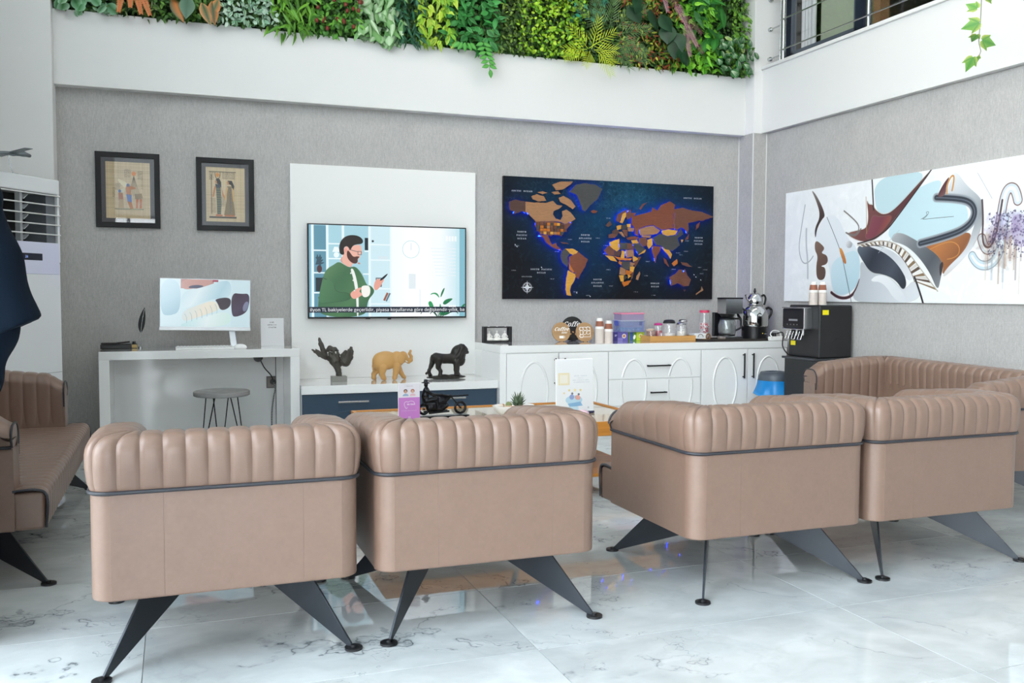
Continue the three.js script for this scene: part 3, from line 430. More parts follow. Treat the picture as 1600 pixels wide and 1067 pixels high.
// coffee table
{
  const o = thing('coffee_table', 'low glass-topped coffee table with orange wood rim behind the armchairs', 'table', [1.895, 0, -5.27]), w = 0.845, d = 0.5;
  for (const s of [-1, 1]) { mesh('rail', rspan(-w, w, 0.37, 0.453, s * (d - 0.013) - 0.013, s * (d - 0.013) + 0.013, 0.003), M.oak, o); mesh('rail', rspan(s * (w - 0.013) - 0.013, s * (w - 0.013) + 0.013, 0.37, 0.453, -d + 0.026, d - 0.026, 0.003), M.oak, o); }
  mesh('tabletop', span(-w + 0.027, w - 0.027, 0.425, 0.446, -d + 0.027, d - 0.027), mat(0xb09c78, 0.12, 0, { clearcoat: 0.7, clearcoatRoughness: 0.02 }), o, 'cream top under polished glass');
  for (const sx of [-1, 1]) for (const sz of [-1, 1]) mesh('leg', rspan(sx * (w - 0.06) - 0.03, sx * (w - 0.06) + 0.03, 0, 0.37, sz * (d - 0.06) - 0.03, sz * (d - 0.06) + 0.03, 0.004), M.oak, o);
  mesh('shelf', rspan(-w + 0.05, w - 0.05, 0.12, 0.14, -d + 0.05, d - 0.05, 0.003), M.oak, o);
}
// hairpin stool under the desk
{
  const o = thing('stool', 'round stool with marbled top on black hairpin legs under the desk', 'stool', [0.34, 0, -7.42]);
  const top = dataTex(256, 256, (u, v) => { const a = fbm(u * 5, v * 5, 5, 5), k = (a - 0.5) * 90; return [140 + k, 138 + k, 136 + k]; });
  mesh('seat', lathe([[0, 0.4], [0.205, 0.4], [0.212, 0.404], [0.212, 0.432], [0.206, 0.437], [0, 0.437]], 48), mat(0xffffff, 0.25, 0, { map: top }), o);
  for (let k = 0; k < 3; k++) { const a = k * 2.094 + 0.5, c = Math.cos(a), s = Math.sin(a), P = (r, t, y) => [c * r - s * t, y, s * r + c * t];
    mesh('hairpin_leg', tube([P(0.1, -0.06, 0.4), P(0.17, -0.012, 0.02), P(0.175, 0, 0.005), P(0.17, 0.012, 0.02), P(0.1, 0.06, 0.4)], 0.0045, 60, 8), M.blackMatte, o); }
}
// ───────────────────────── television
{
  const W = 1.414, H = 0.812, o = thing('television', 'wall-mounted flat television showing a man in a green shirt', 'television', [1.776, 1.389, -7.865]);
  mesh('housing', rbox(W, H, 0.028, 0.006, 0, 0, -0.012), M.blackPlastic, o);
  mesh('wall_mount', box(0.5, 0.35, 0.045, 0, 0, -0.045), M.blackMatte, o);
  mesh('sensor', join(rbox(0.03, 0.012, 0.02, 0.003, 0.0, -H / 2 - 0.004, -0.01), rbox(0.04, 0.006, 0.012, 0.002, -0.19, -H / 2 - 0.003, -0.01)), M.blackPlastic, o);
  const tex = canvasTex(1024, 576, (g, w, h) => {
    g.fillStyle = grad(g, 0, 0, w, 0, '#8cc3d6', '#bfe4ee', '#eef7fb', '#ffffff', '#dff1f7', '#a9d6e4'); g.fillRect(0, 0, w, h);
    // shelves
    g.fillStyle = '#7fb4c9'; g.fillRect(0, 0, 12, h); g.fillStyle = '#5f93a8'; g.fillRect(30, 4, 76, h); g.fillStyle = '#a8d3e0'; g.fillRect(125, 0, 260, h); g.fillStyle = '#cfeaf2'; g.fillRect(385, 0, 140, h);
    g.fillStyle = '#e7f7fc'; for (const x of [14, 106, 205, 375, 515]) g.fillRect(x, 0, 16, h);
    for (const [x, y, l] of [[25, 155, 85], [25, 295, 85], [25, 420, 85], [122, 112, 90], [122, 205, 90], [350, 155, 35], [390, 112, 125], [390, 210, 125], [390, 393, 125], [340, 300, 40], [390, 490, 125]]) g.fillRect(x, y, l, 9);
    g.fillStyle = '#eefaff'; g.beginPath(); g.moveTo(145, 168); g.lineTo(195, 168); g.lineTo(182, 135); g.lineTo(158, 135); g.fill(); g.beginPath(); g.arc(171, 186, 17, 0, 7); g.fill();
    g.fillStyle = '#4b2c30'; g.beginPath(); g.ellipse(64, 275, 16, 24, 0, 0, 7); g.fill(); g.fillStyle = '#2f4a58'; for (let k = 0; k < 12; k++) { g.beginPath(); g.ellipse(52 + k * 2, 205 + (k % 4) * 12, 5, 20, k * 0.4, 0, 7); g.fill(); }
    g.fillStyle = '#16242e'; g.fillRect(40, 330, 44, 85); g.fillRect(352, 75, 22, 78);
    g.strokeStyle = '#39424a'; g.lineWidth = 5; g.strokeRect(425, 330, 34, 52); g.fillStyle = '#9b5b45'; g.save(); g.translate(470, 470); g.rotate(0.45); g.fillRect(0, -55, 13, 55); g.fillStyle = '#5a7482'; g.fillRect(16, -60, 10, 58); g.restore();
    g.fillStyle = '#1d2a33'; g.beginPath(); g.arc(404, 95, 7, 0, 7); g.fill(); g.fillStyle = '#d6e7ee'; g.fillRect(440, 190, 60, 18);
    // clock and pale wall
    g.fillStyle = grad(g, 525, 0, 1024, 0, '#f4fbfe', '#ffffff', '#f6fcff', '#b9dfea'); g.fillRect(525, 0, 499, h);
    g.strokeStyle = '#b9dce0'; g.lineWidth = 6; g.beginPath(); g.arc(655, 142, 54, 0, 7); g.stroke(); g.fillStyle = '#fbfeff'; g.fill(); g.strokeStyle = '#9db7bd'; g.lineWidth = 2; g.beginPath(); g.moveTo(655, 100); g.lineTo(655, 146); g.stroke();
    g.fillStyle = '#e3edf2'; g.fillRect(640, 300, 46, 96); g.fillStyle = '#e9f3f7'; for (let k = 0; k < 9; k++) g.fillRect(790 + k * 4, 130 + k * 22, 185 - k * 4, 5);
    g.fillStyle = '#84bccd'; g.fillRect(985, 0, 39, h); g.fillStyle = '#c7e7ef'; g.fillRect(960, 0, 20, h); g.fillStyle = '#dcedf3'; g.fillRect(712, 400, 5, 150);
    g.fillStyle = '#ffffffaa'; for (let k = 0; k < 4; k++) g.fillRect(890 + k * 20, 50, 15, 34);
    // man
    const F = (k, c) => { poly(g, TVS[k]); g.fillStyle = c; g.fill(); };
    F('neck', '#d99a86'); F('shirt', grad(g, 80, 240, 420, 520, '#5f8a5c', '#3f6b48', '#4c7a50', '#2f5840')); F('inner', '#eef1ee'); F('face', '#e9b3a2'); F('beard', '#4a2620'); F('ear', '#e59c8e'); F('hair', '#1f1715');
    g.strokeStyle = '#2c4d36'; g.lineWidth = 4; poly(g, TVS.armL, false); g.stroke(); F('armL', grad(g, 60, 400, 260, 520, '#4d7d54', '#35603f'));
    g.strokeStyle = '#3c4a55'; g.lineWidth = 3; g.strokeRect(308, 162, 22, 20); g.beginPath(); g.moveTo(308, 165); g.lineTo(250, 150); g.stroke();
    F('handR', '#e6a493'); F('phone', '#20242b'); F('cup', '#f6f3ee'); F('handL', '#eaa898'); g.strokeStyle = '#f6f3ee'; g.lineWidth = 6; g.beginPath(); g.arc(352, 425, 14, 1.6, 4.7); g.stroke();
    g.fillStyle = '#c07f74'; g.beginPath(); g.ellipse(314, 237, 9, 5, 0.3, 0, 7); g.fill(); g.fillStyle = '#dfe8e0'; for (const [x, y] of [[262, 300], [277, 345], [284, 410]]) { g.beginPath(); g.arc(x, y, 5, 0, 7); g.fill(); }
    for (const k of [1, 2, 3, 4, 5, 6, 7]) F('plant' + k, k % 2 ? '#1f7a4b' : '#2f9a5c');
    g.strokeStyle = '#17503a'; g.lineWidth = 4; for (let k = 0; k < 9; k++) { g.beginPath(); g.moveTo(840, 590); g.quadraticCurveTo(760 + k * 25, 480 + (k % 3) * 20, 720 + k * 32, 560 - (k % 2) * 30); g.stroke(); }
    // ticker
    g.fillStyle = '#0f1c30'; g.fillRect(0, 513, w, 36); g.fillStyle = '#ffffff'; g.font = '28px sans-serif'; g.textBaseline = 'middle'; g.save(); g.translate(3, 531); const text = 'ilyon TL bakiyelerde geçerlidir, piyasa koşullarına göre değişkendir-yıllık, ba'; g.scale(1018 / g.measureText(text).width, 1); g.fillText(text, 0, 0); g.restore();
    g.font = 'bold 20px sans-serif'; g.fillText('00:58', 910, 508);
  });
  const scr = mesh('screen', quadPrint(W - 0.026, H - 0.026).translate(0, 0.002, 0.0035), mat(0x05070a, 0.15, 0, { emissive: 0xffffff, emissiveMap: tex, emissiveIntensity: 1.0 }), o);
  const L = new THREE.RectAreaLight(0xcfe9ff, 0.35, W - 0.04, H - 0.04); L.position.set(1.776, 1.389, -7.853); L.rotation.y = Math.PI; scene.add(L);
}
// ───────────────────────── framed papyri
{
  const papyrus = (seed) => (g, w, h) => { g.fillStyle = '#c9b490'; g.fillRect(0, 0, w, h); const r = rng(seed); for (let k = 0; k < 260; k++) { g.fillStyle = `rgba(${r() < 0.5 ? '90,70,40' : '235,220,185'},${0.05 + r() * 0.08})`; if (r() < 0.5) g.fillRect(r() * w, 0, 1 + r() * 3, h); else g.fillRect(0, r() * h, w, 1 + r() * 3); } };
  const glyphs = (g, r, x, y, w, h, c) => { g.fillStyle = c; const s = 11; for (let yy = y; yy < y + h - 4; yy += s) for (let xx = x; xx < x + w - 4; xx += s) { const q = r(); if (q < 0.2) g.fillRect(xx, yy + 3, 8, 3); else if (q < 0.4) { g.beginPath(); g.arc(xx + 4, yy + 4, 3.4, 0, 7); g.fill(); } else if (q < 0.6) g.fillRect(xx + 2, yy, 3, 9); else if (q < 0.8) { g.beginPath(); g.moveTo(xx, yy + 8); g.lineTo(xx + 4, yy); g.lineTo(xx + 8, yy + 8); g.fill(); } else { g.fillRect(xx, yy, 8, 2); g.fillRect(xx, yy + 6, 8, 2); } } };
  const P = (g, c, ...a) => { g.beginPath(); a.forEach(([x, y], i) => (i ? g.lineTo(x, y) : g.moveTo(x, y))); g.closePath(); g.fillStyle = c; g.fill(); };
  const one = (g, w, h) => { papyrus(3)(g, w, h); const r = rng(8); const k = '#4b3d2c', line = (...a) => { g.strokeStyle = k; g.lineWidth = 2; g.beginPath(); a.forEach(([x, y], i) => (i ? g.lineTo(x, y) : g.moveTo(x, y))); g.stroke(); };
    glyphs(g, r, 150, 55, 55, 60, k); glyphs(g, r, 260, 65, 40, 70, k); glyphs(g, r, 75, 165, 40, 50, k); glyphs(g, r, 55, 200, 22, 80, '#6b5a3a'); glyphs(g, r, 285, 120, 18, 90, '#7d6a44');
    g.fillStyle = '#cf7a35'; g.beginPath(); g.arc(228, 88, 17, 0, 7); g.fill();
    for (let i = 0; i < 8; i++) line([228, 104], [180 + i * 14, 270]);
    P(g, '#d9cfae', [100, 130], [160, 155], [190, 180], [150, 200], [100, 150]);
    P(g, '#b06a35', [165, 185], [195, 185], [240, 195], [245, 205], [200, 215], [205, 260], [170, 260], [160, 210]); P(g, '#3d62a8', [165, 250], [205, 255], [208, 315], [175, 310]); P(g, '#b06a35', [172, 305], [205, 312], [222, 362], [195, 366]); g.fillStyle = '#2c4a86'; g.beginPath(); g.arc(180, 180, 13, 0, 7); g.fill();
    P(g, '#c9c2a6', [95, 230], [150, 200], [160, 215], [125, 260]); P(g, '#9a5a33', [100, 240], [135, 240], [140, 300], [105, 300]); P(g, '#a88d63', [108, 290], [140, 290], [145, 360], [100, 360]); g.fillStyle = '#35558f'; g.beginPath(); g.arc(112, 228, 12, 0, 7); g.fill();
    P(g, '#8d6b43', [230, 250], [290, 240], [300, 280], [240, 285]); P(g, '#b5653a', [245, 285], [262, 285], [258, 360], [240, 360]); P(g, '#b5653a', [275, 285], [292, 285], [290, 360], [270, 360]); g.fillStyle = '#5b4630'; glyphs(g, r, 235, 245, 55, 40, '#4a5a3a'); g.fillRect(70, 364, 235, 5); };
  const two = (g, w, h) => { papyrus(4)(g, w, h); const r = rng(9), k = '#352b22'; glyphs(g, r, 30, 40, 40, 60, k); glyphs(g, r, 150, 40, 120, 55, k); g.fillStyle = k; g.fillRect(28, 34, 250, 5); glyphs(g, r, 45, 250, 40, 120, '#5d4c38'); glyphs(g, r, 140, 230, 40, 90, k); g.fillRect(48, 60, 5, 320);
    g.fillStyle = '#c9853f'; g.beginPath(); g.arc(108, 62, 17, 0, 7); g.fill(); g.strokeStyle = k; g.lineWidth = 5; g.beginPath(); g.moveTo(85, 40); g.quadraticCurveTo(82, 90, 108, 92); g.quadraticCurveTo(134, 90, 132, 40); g.stroke();
    P(g, '#1e1b1c', [92, 95], [125, 92], [140, 120], [142, 165], [118, 140], [92, 125]); P(g, '#b97b4a', [82, 110], [100, 106], [104, 130], [90, 134]); P(g, '#28303a', [85, 135], [140, 140], [132, 165], [90, 162]); P(g, '#3c4a3d', [92, 160], [136, 162], [140, 300], [136, 380], [102, 380], [98, 260]); g.fillStyle = '#8c845c'; for (let i = 0; i < 44; i++) g.fillRect(98 + (i % 4) * 10, 172 + Math.floor(i / 4) * 19, 5, 7); P(g, '#b9794a', [78, 150], [92, 160], [72, 240], [58, 240]); P(g, '#b9794a', [140, 150], [160, 215], [180, 245], [170, 252], [150, 225]); P(g, '#b9623a', [92, 380], [150, 385], [150, 396], [86, 396]);
    P(g, '#1e1b1c', [200, 105], [240, 105], [262, 150], [252, 190], [232, 140], [206, 130]); P(g, '#b97b4a', [192, 115], [210, 110], [214, 135], [200, 140]); P(g, '#7d6a48', [196, 150], [240, 150], [250, 250], [268, 385], [165, 385], [190, 260]); P(g, '#c9a26a', [185, 160], [205, 160], [180, 265], [168, 262]); P(g, '#c9a26a', [236, 160], [252, 170], [262, 270], [248, 275]); g.fillStyle = '#3b3f78'; for (let i = 0; i < 13; i++) g.fillRect(217 + (i % 2) * 7, 165 + i * 16, 6, 10); P(g, '#b9623a', [170, 385], [262, 385], [262, 396], [170, 396]); g.fillStyle = k; g.fillRect(28, 398, 252, 14); };
  const make = (label, x0, x1, y0, y1, margin, draw) => {
    const w = x1 - x0, h = y1 - y0, o = thing('picture_frame', label, 'picture', [(x0 + x1) / 2, (y0 + y1) / 2, -7.97]), s = shapeOf([[-w / 2, -h / 2], [w / 2, -h / 2], [w / 2, h / 2], [-w / 2, h / 2]]), b = 0.036; const hole = new THREE.Path(); hole.moveTo(-w / 2 + b, -h / 2 + b); hole.lineTo(w / 2 - b, -h / 2 + b); hole.lineTo(w / 2 - b, h / 2 - b); hole.lineTo(-w / 2 + b, h / 2 - b); hole.closePath(); s.holes.push(hole);
    mesh('frame', extrude(s, 0.02, 0.003, 2).translate(0, 0, 0.004), M.blackMatte, o);
    mesh('mount_board', box(w - 2 * b + 0.01, h - 2 * b + 0.01, 0.006, 0, 0, 0.006), mat(0x4a484e, 0.8), o);
    mesh('papyrus', quadPrint(w - 2 * b - 2 * margin, h - 2 * b - 2 * margin).translate(0, 0, 0.0105), mat(0xffffff, 0.8, 0, { map: canvasTex(360, 440, draw) }), o);
    mesh('pane', box(w - 2 * b, h - 2 * b, 0.002, 0, 0, 0.016), M.glass, o);
  };
  make('black-framed papyrus of an offering scene, left of the pair above the desk', -0.567, -0.095, 1.724, 2.316, 0.036, one);
  make('black-framed papyrus of two standing women, right of the pair above the desk', 0.19, 0.642, 1.72, 2.311, 0.036, two);
}

// ───────────────────────── wooden world map with blue backlight
{
  const W = 2.25, H = 1.134, o = thing('world_map', 'dark wall board with raised wooden world map lit blue from behind', 'wall map', [2.863 + W / 2, 1.154 + H / 2, -7.97]), S = W / 1000, X = (x) => x * S - W / 2, Y = (y) => H / 2 - y * (H / 504);
  const tex = canvasTex(1500, 756, (g, w, h) => {
    const k = w / 1000; g.scale(k, k); const r = rng(21);
    g.fillStyle = '#191a1e'; g.fillRect(0, 0, 1000, 504);
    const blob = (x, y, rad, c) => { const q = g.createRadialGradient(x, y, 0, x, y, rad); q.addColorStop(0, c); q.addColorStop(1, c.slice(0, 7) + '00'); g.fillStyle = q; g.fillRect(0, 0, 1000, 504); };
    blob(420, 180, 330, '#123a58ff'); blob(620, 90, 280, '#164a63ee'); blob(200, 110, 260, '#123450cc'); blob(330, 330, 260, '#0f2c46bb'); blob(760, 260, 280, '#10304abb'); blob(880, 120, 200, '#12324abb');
    for (let i = 0; i < 1500; i++) { const x = r() * 1000, y = r() * 504; g.fillStyle = r() < 0.5 ? 'rgba(10,12,16,0.10)' : 'rgba(70,130,150,0.07)'; g.beginPath(); g.ellipse(x, y, 2 + r() * 14, 1 + r() * 5, r() * 3, 0, 7); g.fill(); }
    g.strokeStyle = 'rgba(150,200,205,0.20)'; g.lineWidth = 0.8; for (let i = 0; i < 420; i++) { const x = 430 + (r() + r() + r() - 1.5) * 330, y = 60 + (r() - 0.5) * 110; g.beginPath(); g.arc(x, y, 2 + r() * 9, r() * 6, r() * 6); g.stroke(); }
    g.fillStyle = '#d9dde0'; g.textAlign = 'center'; g.textBaseline = 'middle';
    const T = (s, x, y, f = 8.5, gap = 14) => { g.font = `bold ${f}px serif`; s.split('|').forEach((t, i) => { let l = 0; const sp = 2; for (const c of t) l += g.measureText(c).width + sp; let q = x - l / 2; for (const c of t) { const m = g.measureText(c).width; g.fillText(c, q + m / 2, y + i * gap); q += m + sp; } }); };
    T('ARCTIC  OCEAN', 82, 59); T('ARCTIC  OCEAN', 893, 57); T('NORTH|PACIFIC|OCEAN', 82, 226); T('NORTH|ATLANTIC|OCEAN', 371, 232); T('SOUTH  PACIFIC|OCEAN', 170, 380); T('SOUTH|ATLANTIC|OCEAN', 430, 420); T('INDIAN|OCEAN', 709, 435); T('NORTH|PACIFIC|OCEAN', 927, 230);
    const small = [[0, 240, 305], [0, 300, 253], [0, 430, 244], [0, 468, 275], [0, 464, 310], [0, 478, 158], [0, 328, 474], [0, 386, 489], [0, 495, 448], [0, 480, 378], [0, 702, 487], [0, 615, 473], [0, 672, 340], [0, 665, 402], [0, 862, 292], [0, 838, 308], [0, 945, 390], [0, 935, 362], [0, 962, 372], [0, 220, 420], [0, 60, 285], [0, 800, 372], [0, 47, 386], [0, 822, 300], [0, 868, 246]];
    small.forEach(([t, x, y], i) => strokes(g, x - 10, y - 2, 20, 4, '#c9ced2', i + 1)); strokes(g, 82, 409, 44, 5, '#d9dde0', 17);
    g.strokeStyle = '#e2e5e8'; g.lineWidth = 1.2; for (const q of [20, 17, 8]) { g.beginPath(); g.arc(106, 456, q, 0, 7); g.stroke(); } for (let i = 0; i < 16; i++) { const a = i * Math.PI / 8, L = i % 4 === 0 ? 27 : i % 2 === 0 ? 17 : 9; g.beginPath(); g.moveTo(106, 456); g.lineTo(106 + Math.cos(a) * L, 456 + Math.sin(a) * L); g.stroke(); } g.fillStyle = '#e2e5e8'; for (let i = 0; i < 4; i++) { const a = i * Math.PI / 2; g.beginPath(); g.moveTo(106 + Math.cos(a) * 24, 456 + Math.sin(a) * 24); g.lineTo(106 + Math.cos(a + 0.8) * 6, 456 + Math.sin(a + 0.8) * 6); g.lineTo(106 + Math.cos(a - 0.8) * 6, 456 + Math.sin(a - 0.8) * 6); g.fill(); }
    for (const [x, y] of [[52, 280], [60, 288], [905, 395], [915, 405], [940, 418], [170, 372], [395, 493], [332, 478]]) { g.beginPath(); g.ellipse(x, y, 3, 1.6, 0.6, 0, 7); g.fill(); }
  });
  mesh('board', rbox(W, H, 0.036, 0.002, 0, 0, 0.019), mat(0x241d18, 0.6), o);
  mesh('board_print', quadPrint(W, H).translate(0, 0, 0.0375), mat(0xffffff, 0.75, 0, { map: tex, specularIntensity: 0.3 }), o, 'dark blue ocean print with white lettering and compass rose');
  const tone = { brown: 0x7c4b36, tan: 0xb5835a, gold: 0xf0b040, orange: 0xd87a1c, grey: 0x4a4a48, dark: 0x5a3a30, rust: 0x8a4a30 }, wm = {};
  const grain = dataTex(256, 256, (u, v, i, j) => { const k = 225 + (fbm(i * 0.03, j * 0.4, 3) - 0.5) * 60; return [k, k, k]; });
  for (const k in tone) wm[k] = mat(tone[k], 0.55, 0, { map: grain });
  const led = mat(0x0a1a66, 0.5, 0, { emissive: 0x0828ff, emissiveIntensity: 60 });
  const area = (a) => { let s = 0; for (let i = 0; i < a.length; i += 2) { const j = (i + 2) % a.length; s += a[i] * a[j + 1] - a[j] * a[i + 1]; } return s / 2; };
  MAP_PIECES.forEach(([c, a], n) => {
    const pts = []; for (let i = 0; i < a.length; i += 2) pts.push([X(a[i]), Y(a[i + 1])]);
    // a ragged coast: subdivide long edges and shake the new points a little
    const r = rng(100 + n), fine = []; pts.forEach((p, i) => { const q = pts[(i + 1) % pts.length], L = Math.hypot(q[0] - p[0], q[1] - p[1]), k = Math.max(1, Math.round(L / 0.02)); for (let m = 0; m < k; m++) { const t = m / k, j = m ? 0.0045 : 0; fine.push([lerp(p[0], q[0], t) + (r() - 0.5) * j, lerp(p[1], q[1], t) + (r() - 0.5) * j]); } });
    const g = extrude(shapeOf(fine), 0.006, 0.0006, 1); const z = 0.064 + (n % 3) * 0.0006; g.translate(0, 0, z);
    { const u = g.attributes.uv; for (let i = 0; i < u.count; i++) u.setXY(i, u.getX(i) * 4 + n * 0.13, u.getY(i) * 4 + n * 0.37); }
    mesh('country', g, wm[c], o);
    // blue light strip behind the edge, between board and wood
    const ar = Math.abs(area(a)), dir = area(a) > 0 ? -1 : 1; if (ar < 900 || n === 1 || (n > 1 && n < 7)) return;
    const loop = []; for (let i = 0; i < pts.length; i++) { const p = pts[(i + pts.length - 1) % pts.length], q = pts[(i + 1) % pts.length], tx = q[0] - p[0], ty = q[1] - p[1], l = Math.hypot(tx, ty) || 1; loop.push([pts[i][0] - ty / l * 0.012 * dir, pts[i][1] + tx / l * 0.012 * dir, 0.052]); }
    mesh('light_strip', new THREE.TubeGeometry(new THREE.CatmullRomCurve3(loop.map(V3), true, 'catmullrom', 0.1), loop.length * 4, 0.002, 4, true), led, o, 'blue light strip behind the wood');
  });
  // small wooden states on the middle of north america
  const r = rng(77), cols = ['gold', 'orange', 'brown', 'dark', 'grey', 'tan'];
  for (let i = 0; i < 9; i++) for (let j = 0; j < 4; j++) { const x0 = 140 + i * 15.2 + r() * 2, y0 = 187 + j * 12.4, w = 12.5 + r() * 2, h = 10.5 + r() * 1.2; if (j === 3 && (i < 1 || i > 7)) continue; if (j === 0 && i > 7) continue; const s = mesh('state', rbox(w * S, h * S, 0.007, 0.001, X(x0 + w / 2), Y(y0 + h / 2), 0.0745, 1), wm[cols[Math.floor(r() * 6)]], o); }
}

// ───────────────────────── long abstract canvas on the right wall
{
  const L = 3.05, H = 1.04, o = thing('painting', 'long white abstract canvas of flowing musical instruments on the right wall', 'painting', [5.589, 1.66, -7.365 + L / 2]);
  const tex = canvasTex(2048, 700, (g, w, h) => {
    const r = rng(31); g.fillStyle = '#eef1f2'; g.fillRect(0, 0, w, h);
        for (let i = 0; i < 500; i++) { g.fillStyle = r() < 0.5 ? 'rgba(215,222,226,0.10)' : 'rgba(255,255,255,0.16)'; g.beginPath(); g.ellipse(r() * w, r() * h, 10 + r() * 60, 4 + r() * 18, r() * 3, 0, 7); g.fill(); }
    const F = (k, fill, blur = 0) => { poly(g, ART[k]); g.fillStyle = fill; if (blur) { g.save(); g.shadowColor = typeof fill === 'string' ? fill : '#998'; g.shadowBlur = blur; g.fill(); g.restore(); } else g.fill(); };
    const S = (k, c, lw, blur = 0) => { poly(g, ART[k], false); g.strokeStyle = c; g.lineWidth = lw; g.lineCap = 'round'; g.lineJoin = 'round'; g.save(); if (blur) { g.shadowColor = c; g.shadowBlur = blur; } g.stroke(); g.restore(); };
    const G = (k, ...c) => { const a = ART[k]; let x0 = 1e9, x1 = -1e9, y0 = 1e9, y1 = -1e9; for (let i = 0; i < a.length; i += 2) { x0 = Math.min(x0, a[i]); x1 = Math.max(x1, a[i]); y0 = Math.min(y0, a[i + 1]); y1 = Math.max(y1, a[i + 1]); } return grad(g, x0, y0, x1, y1, ...c); };
    const smear = (x, y, rx, ry, c, n) => { for (let i = 0; i < n; i++) { g.fillStyle = c; g.globalAlpha = 0.05 + r() * 0.08; g.beginPath(); g.ellipse(x + (r() - 0.5) * rx * 2, y + (r() - 0.5) * ry * 2, rx * (0.2 + r() * 0.4), ry * (0.1 + r() * 0.3), r() * 3, 0, 7); g.fill(); } g.globalAlpha = 1; };
    F('blueA', '#bfd9e0'); F('blueB', '#c3dee5');
    F('flow', G('flow', '#b98d63', '#7a4c48', '#5b3538', '#8a5a3c'), 8); F('saddle', G('saddle', '#8a4f5a', '#7a3f4a', '#b06b3a'), 6); smear(500, 460, 60, 50, '#a86a3c', 30);
    F('celloBlue', '#bcd8e2'); F('cello', G('cello', '#e9edf0', '#dfe5ea', '#c3d9e3')); F('celloBlue', G('celloBlue', '#cfe2ea', '#b4d3de'));
    F('wave', G('wave', '#8a7263', '#6b5348', '#59463e')); F('neck', G('neck', '#8d8a88', '#4b3a36', '#241d1f'), 4);
    S('rim', '#5a2a30', 16, 4); S('rim', '#2c2226', 6); S('string', '#3c4a52', 4); F('bridge', G('bridge', '#d9a25a', '#c07a3c', '#b8672f'));
    S('vase', '#a9aeb4', 6, 3); S('vase2', '#b7bcc1', 9, 8); S('hook', '#77706c', 7, 3); F('ball', G('ball', '#f4f4f4', '#8f9498'));
    F('body', G('body', '#aeb4ba', '#c9ced3', '#dfe3e6'), 4); F('bodyHi', G('bodyHi', '#eef0f2', '#d5dade')); F('pianoDark', G('pianoDark', '#6f7a86', '#2e333e', '#49515d', '#20242c'), 5); F('pianoHi', G('pianoHi', '#eef0f2', '#c9cdd2', '#e6e8ea'));
    F('amber', G('amber', '#a5552a', '#b87744', '#8d5a3a', '#c9a07a'), 5); S('amberRing', '#c98a4a', 5);
    F('wing', G('wing', '#c2c4c6', '#7e8286', '#55595f', '#8d8f92'), 3); F('wingDark', '#3a3335');
    // piano keys along the arc
    const a = ART.keysT, b = ART.keysB, n = a.length / 2; const P = (q, t) => { const m = q.length / 2 - 1, f = clamp(t * m, 0, m - 1e-6), i = Math.floor(f), u = f - i; return [lerp(q[i * 2], q[i * 2 + 2], u), lerp(q[i * 2 + 1], q[i * 2 + 3], u)]; };
    for (let i = 0; i < 34; i++) { const t0 = i / 34, t1 = (i + 0.8) / 34, p = [P(a, t0), P(a, t1), P(b, t1), P(b, t0)]; g.fillStyle = ['#efece6', '#8a7256', '#d8d4cc', '#5c4a3c'][i % 4]; g.beginPath(); p.forEach((q, k) => (k ? g.lineTo(q[0], q[1]) : g.moveTo(q[0], q[1]))); g.fill(); }
    S('keysT', '#b9b0a2', 6); S('keysB', '#6b6058', 4);
    F('sax', G('sax', '#eef0f2', '#c3c8cc', '#8f9499', '#d9dcdf', '#b7a08c')); S('saxRing', '#9aa1a8', 46, 6); S('saxRing', '#2f343e', 26, 6); S('saxRing', '#5f6873', 6); F('cone', G('cone', '#6b4a44', '#5a3238', '#8f7a70')); S('coneRing', '#c98f4e', 9);
    S('loopA', '#6b4a44', 50, 4); S('loopA', '#cfd8dd', 42); S('loopA', '#eef2f4', 16); S('loopIn', '#4c3a3a', 9, 3); S('loopB', '#8f9aa2', 46, 4); S('loopB', '#c9dbe2', 38); S('loopB', '#eef3f5', 12);
    S('bodyLine', '#2a2a2e', 12); S('ray2', '#33272a', 10); S('ray3', '#2f2426', 8); S('ray4', '#b98a5a', 4); S('ray', '#b9bdc0', 3); S('ray5', '#b7c3c9', 3); S('sig', '#4a5358', 2.2);
    smear(1640, 420, 110, 90, '#6b4a3c', 40); smear(1670, 330, 90, 60, '#7a6a9a', 60); smear(1620, 300, 60, 40, '#c9b9e0', 30); g.fillStyle = '#3b3350'; for (let i = 0; i < 260; i++) { g.globalAlpha = 0.6; g.beginPath(); g.arc(1640 + (r() - 0.3) * 200, 250 + r() * 230, 2 + r() * 4, 0, 7); g.fill(); } g.globalAlpha = 1;
    for (let i = 0; i < 30; i++) { g.fillStyle = ['#8a5a3c', '#bfae9c', '#5a4038', '#9aa3aa'][i % 4]; g.globalAlpha = 0.35; g.fillRect(1560 + r() * 380, 360 + r() * 120, 3 + r() * 10, 40 + r() * 160); } g.globalAlpha = 1;
    F('fl1', 'rgba(120,95,150,0.35)'); smear(1900, 300, 120, 160, '#bcdde6', 40);
  });
  mesh('canvas', box(0.028, H, L, -0.014, 0, 0), M.paperWhite, o);
  mesh('print', quadPrint(L, H).rotateY(-Math.PI / 2).translate(-0.0285, 0, 0), mat(0xffffff, 0.5, 0, { map: tex }), o);
}

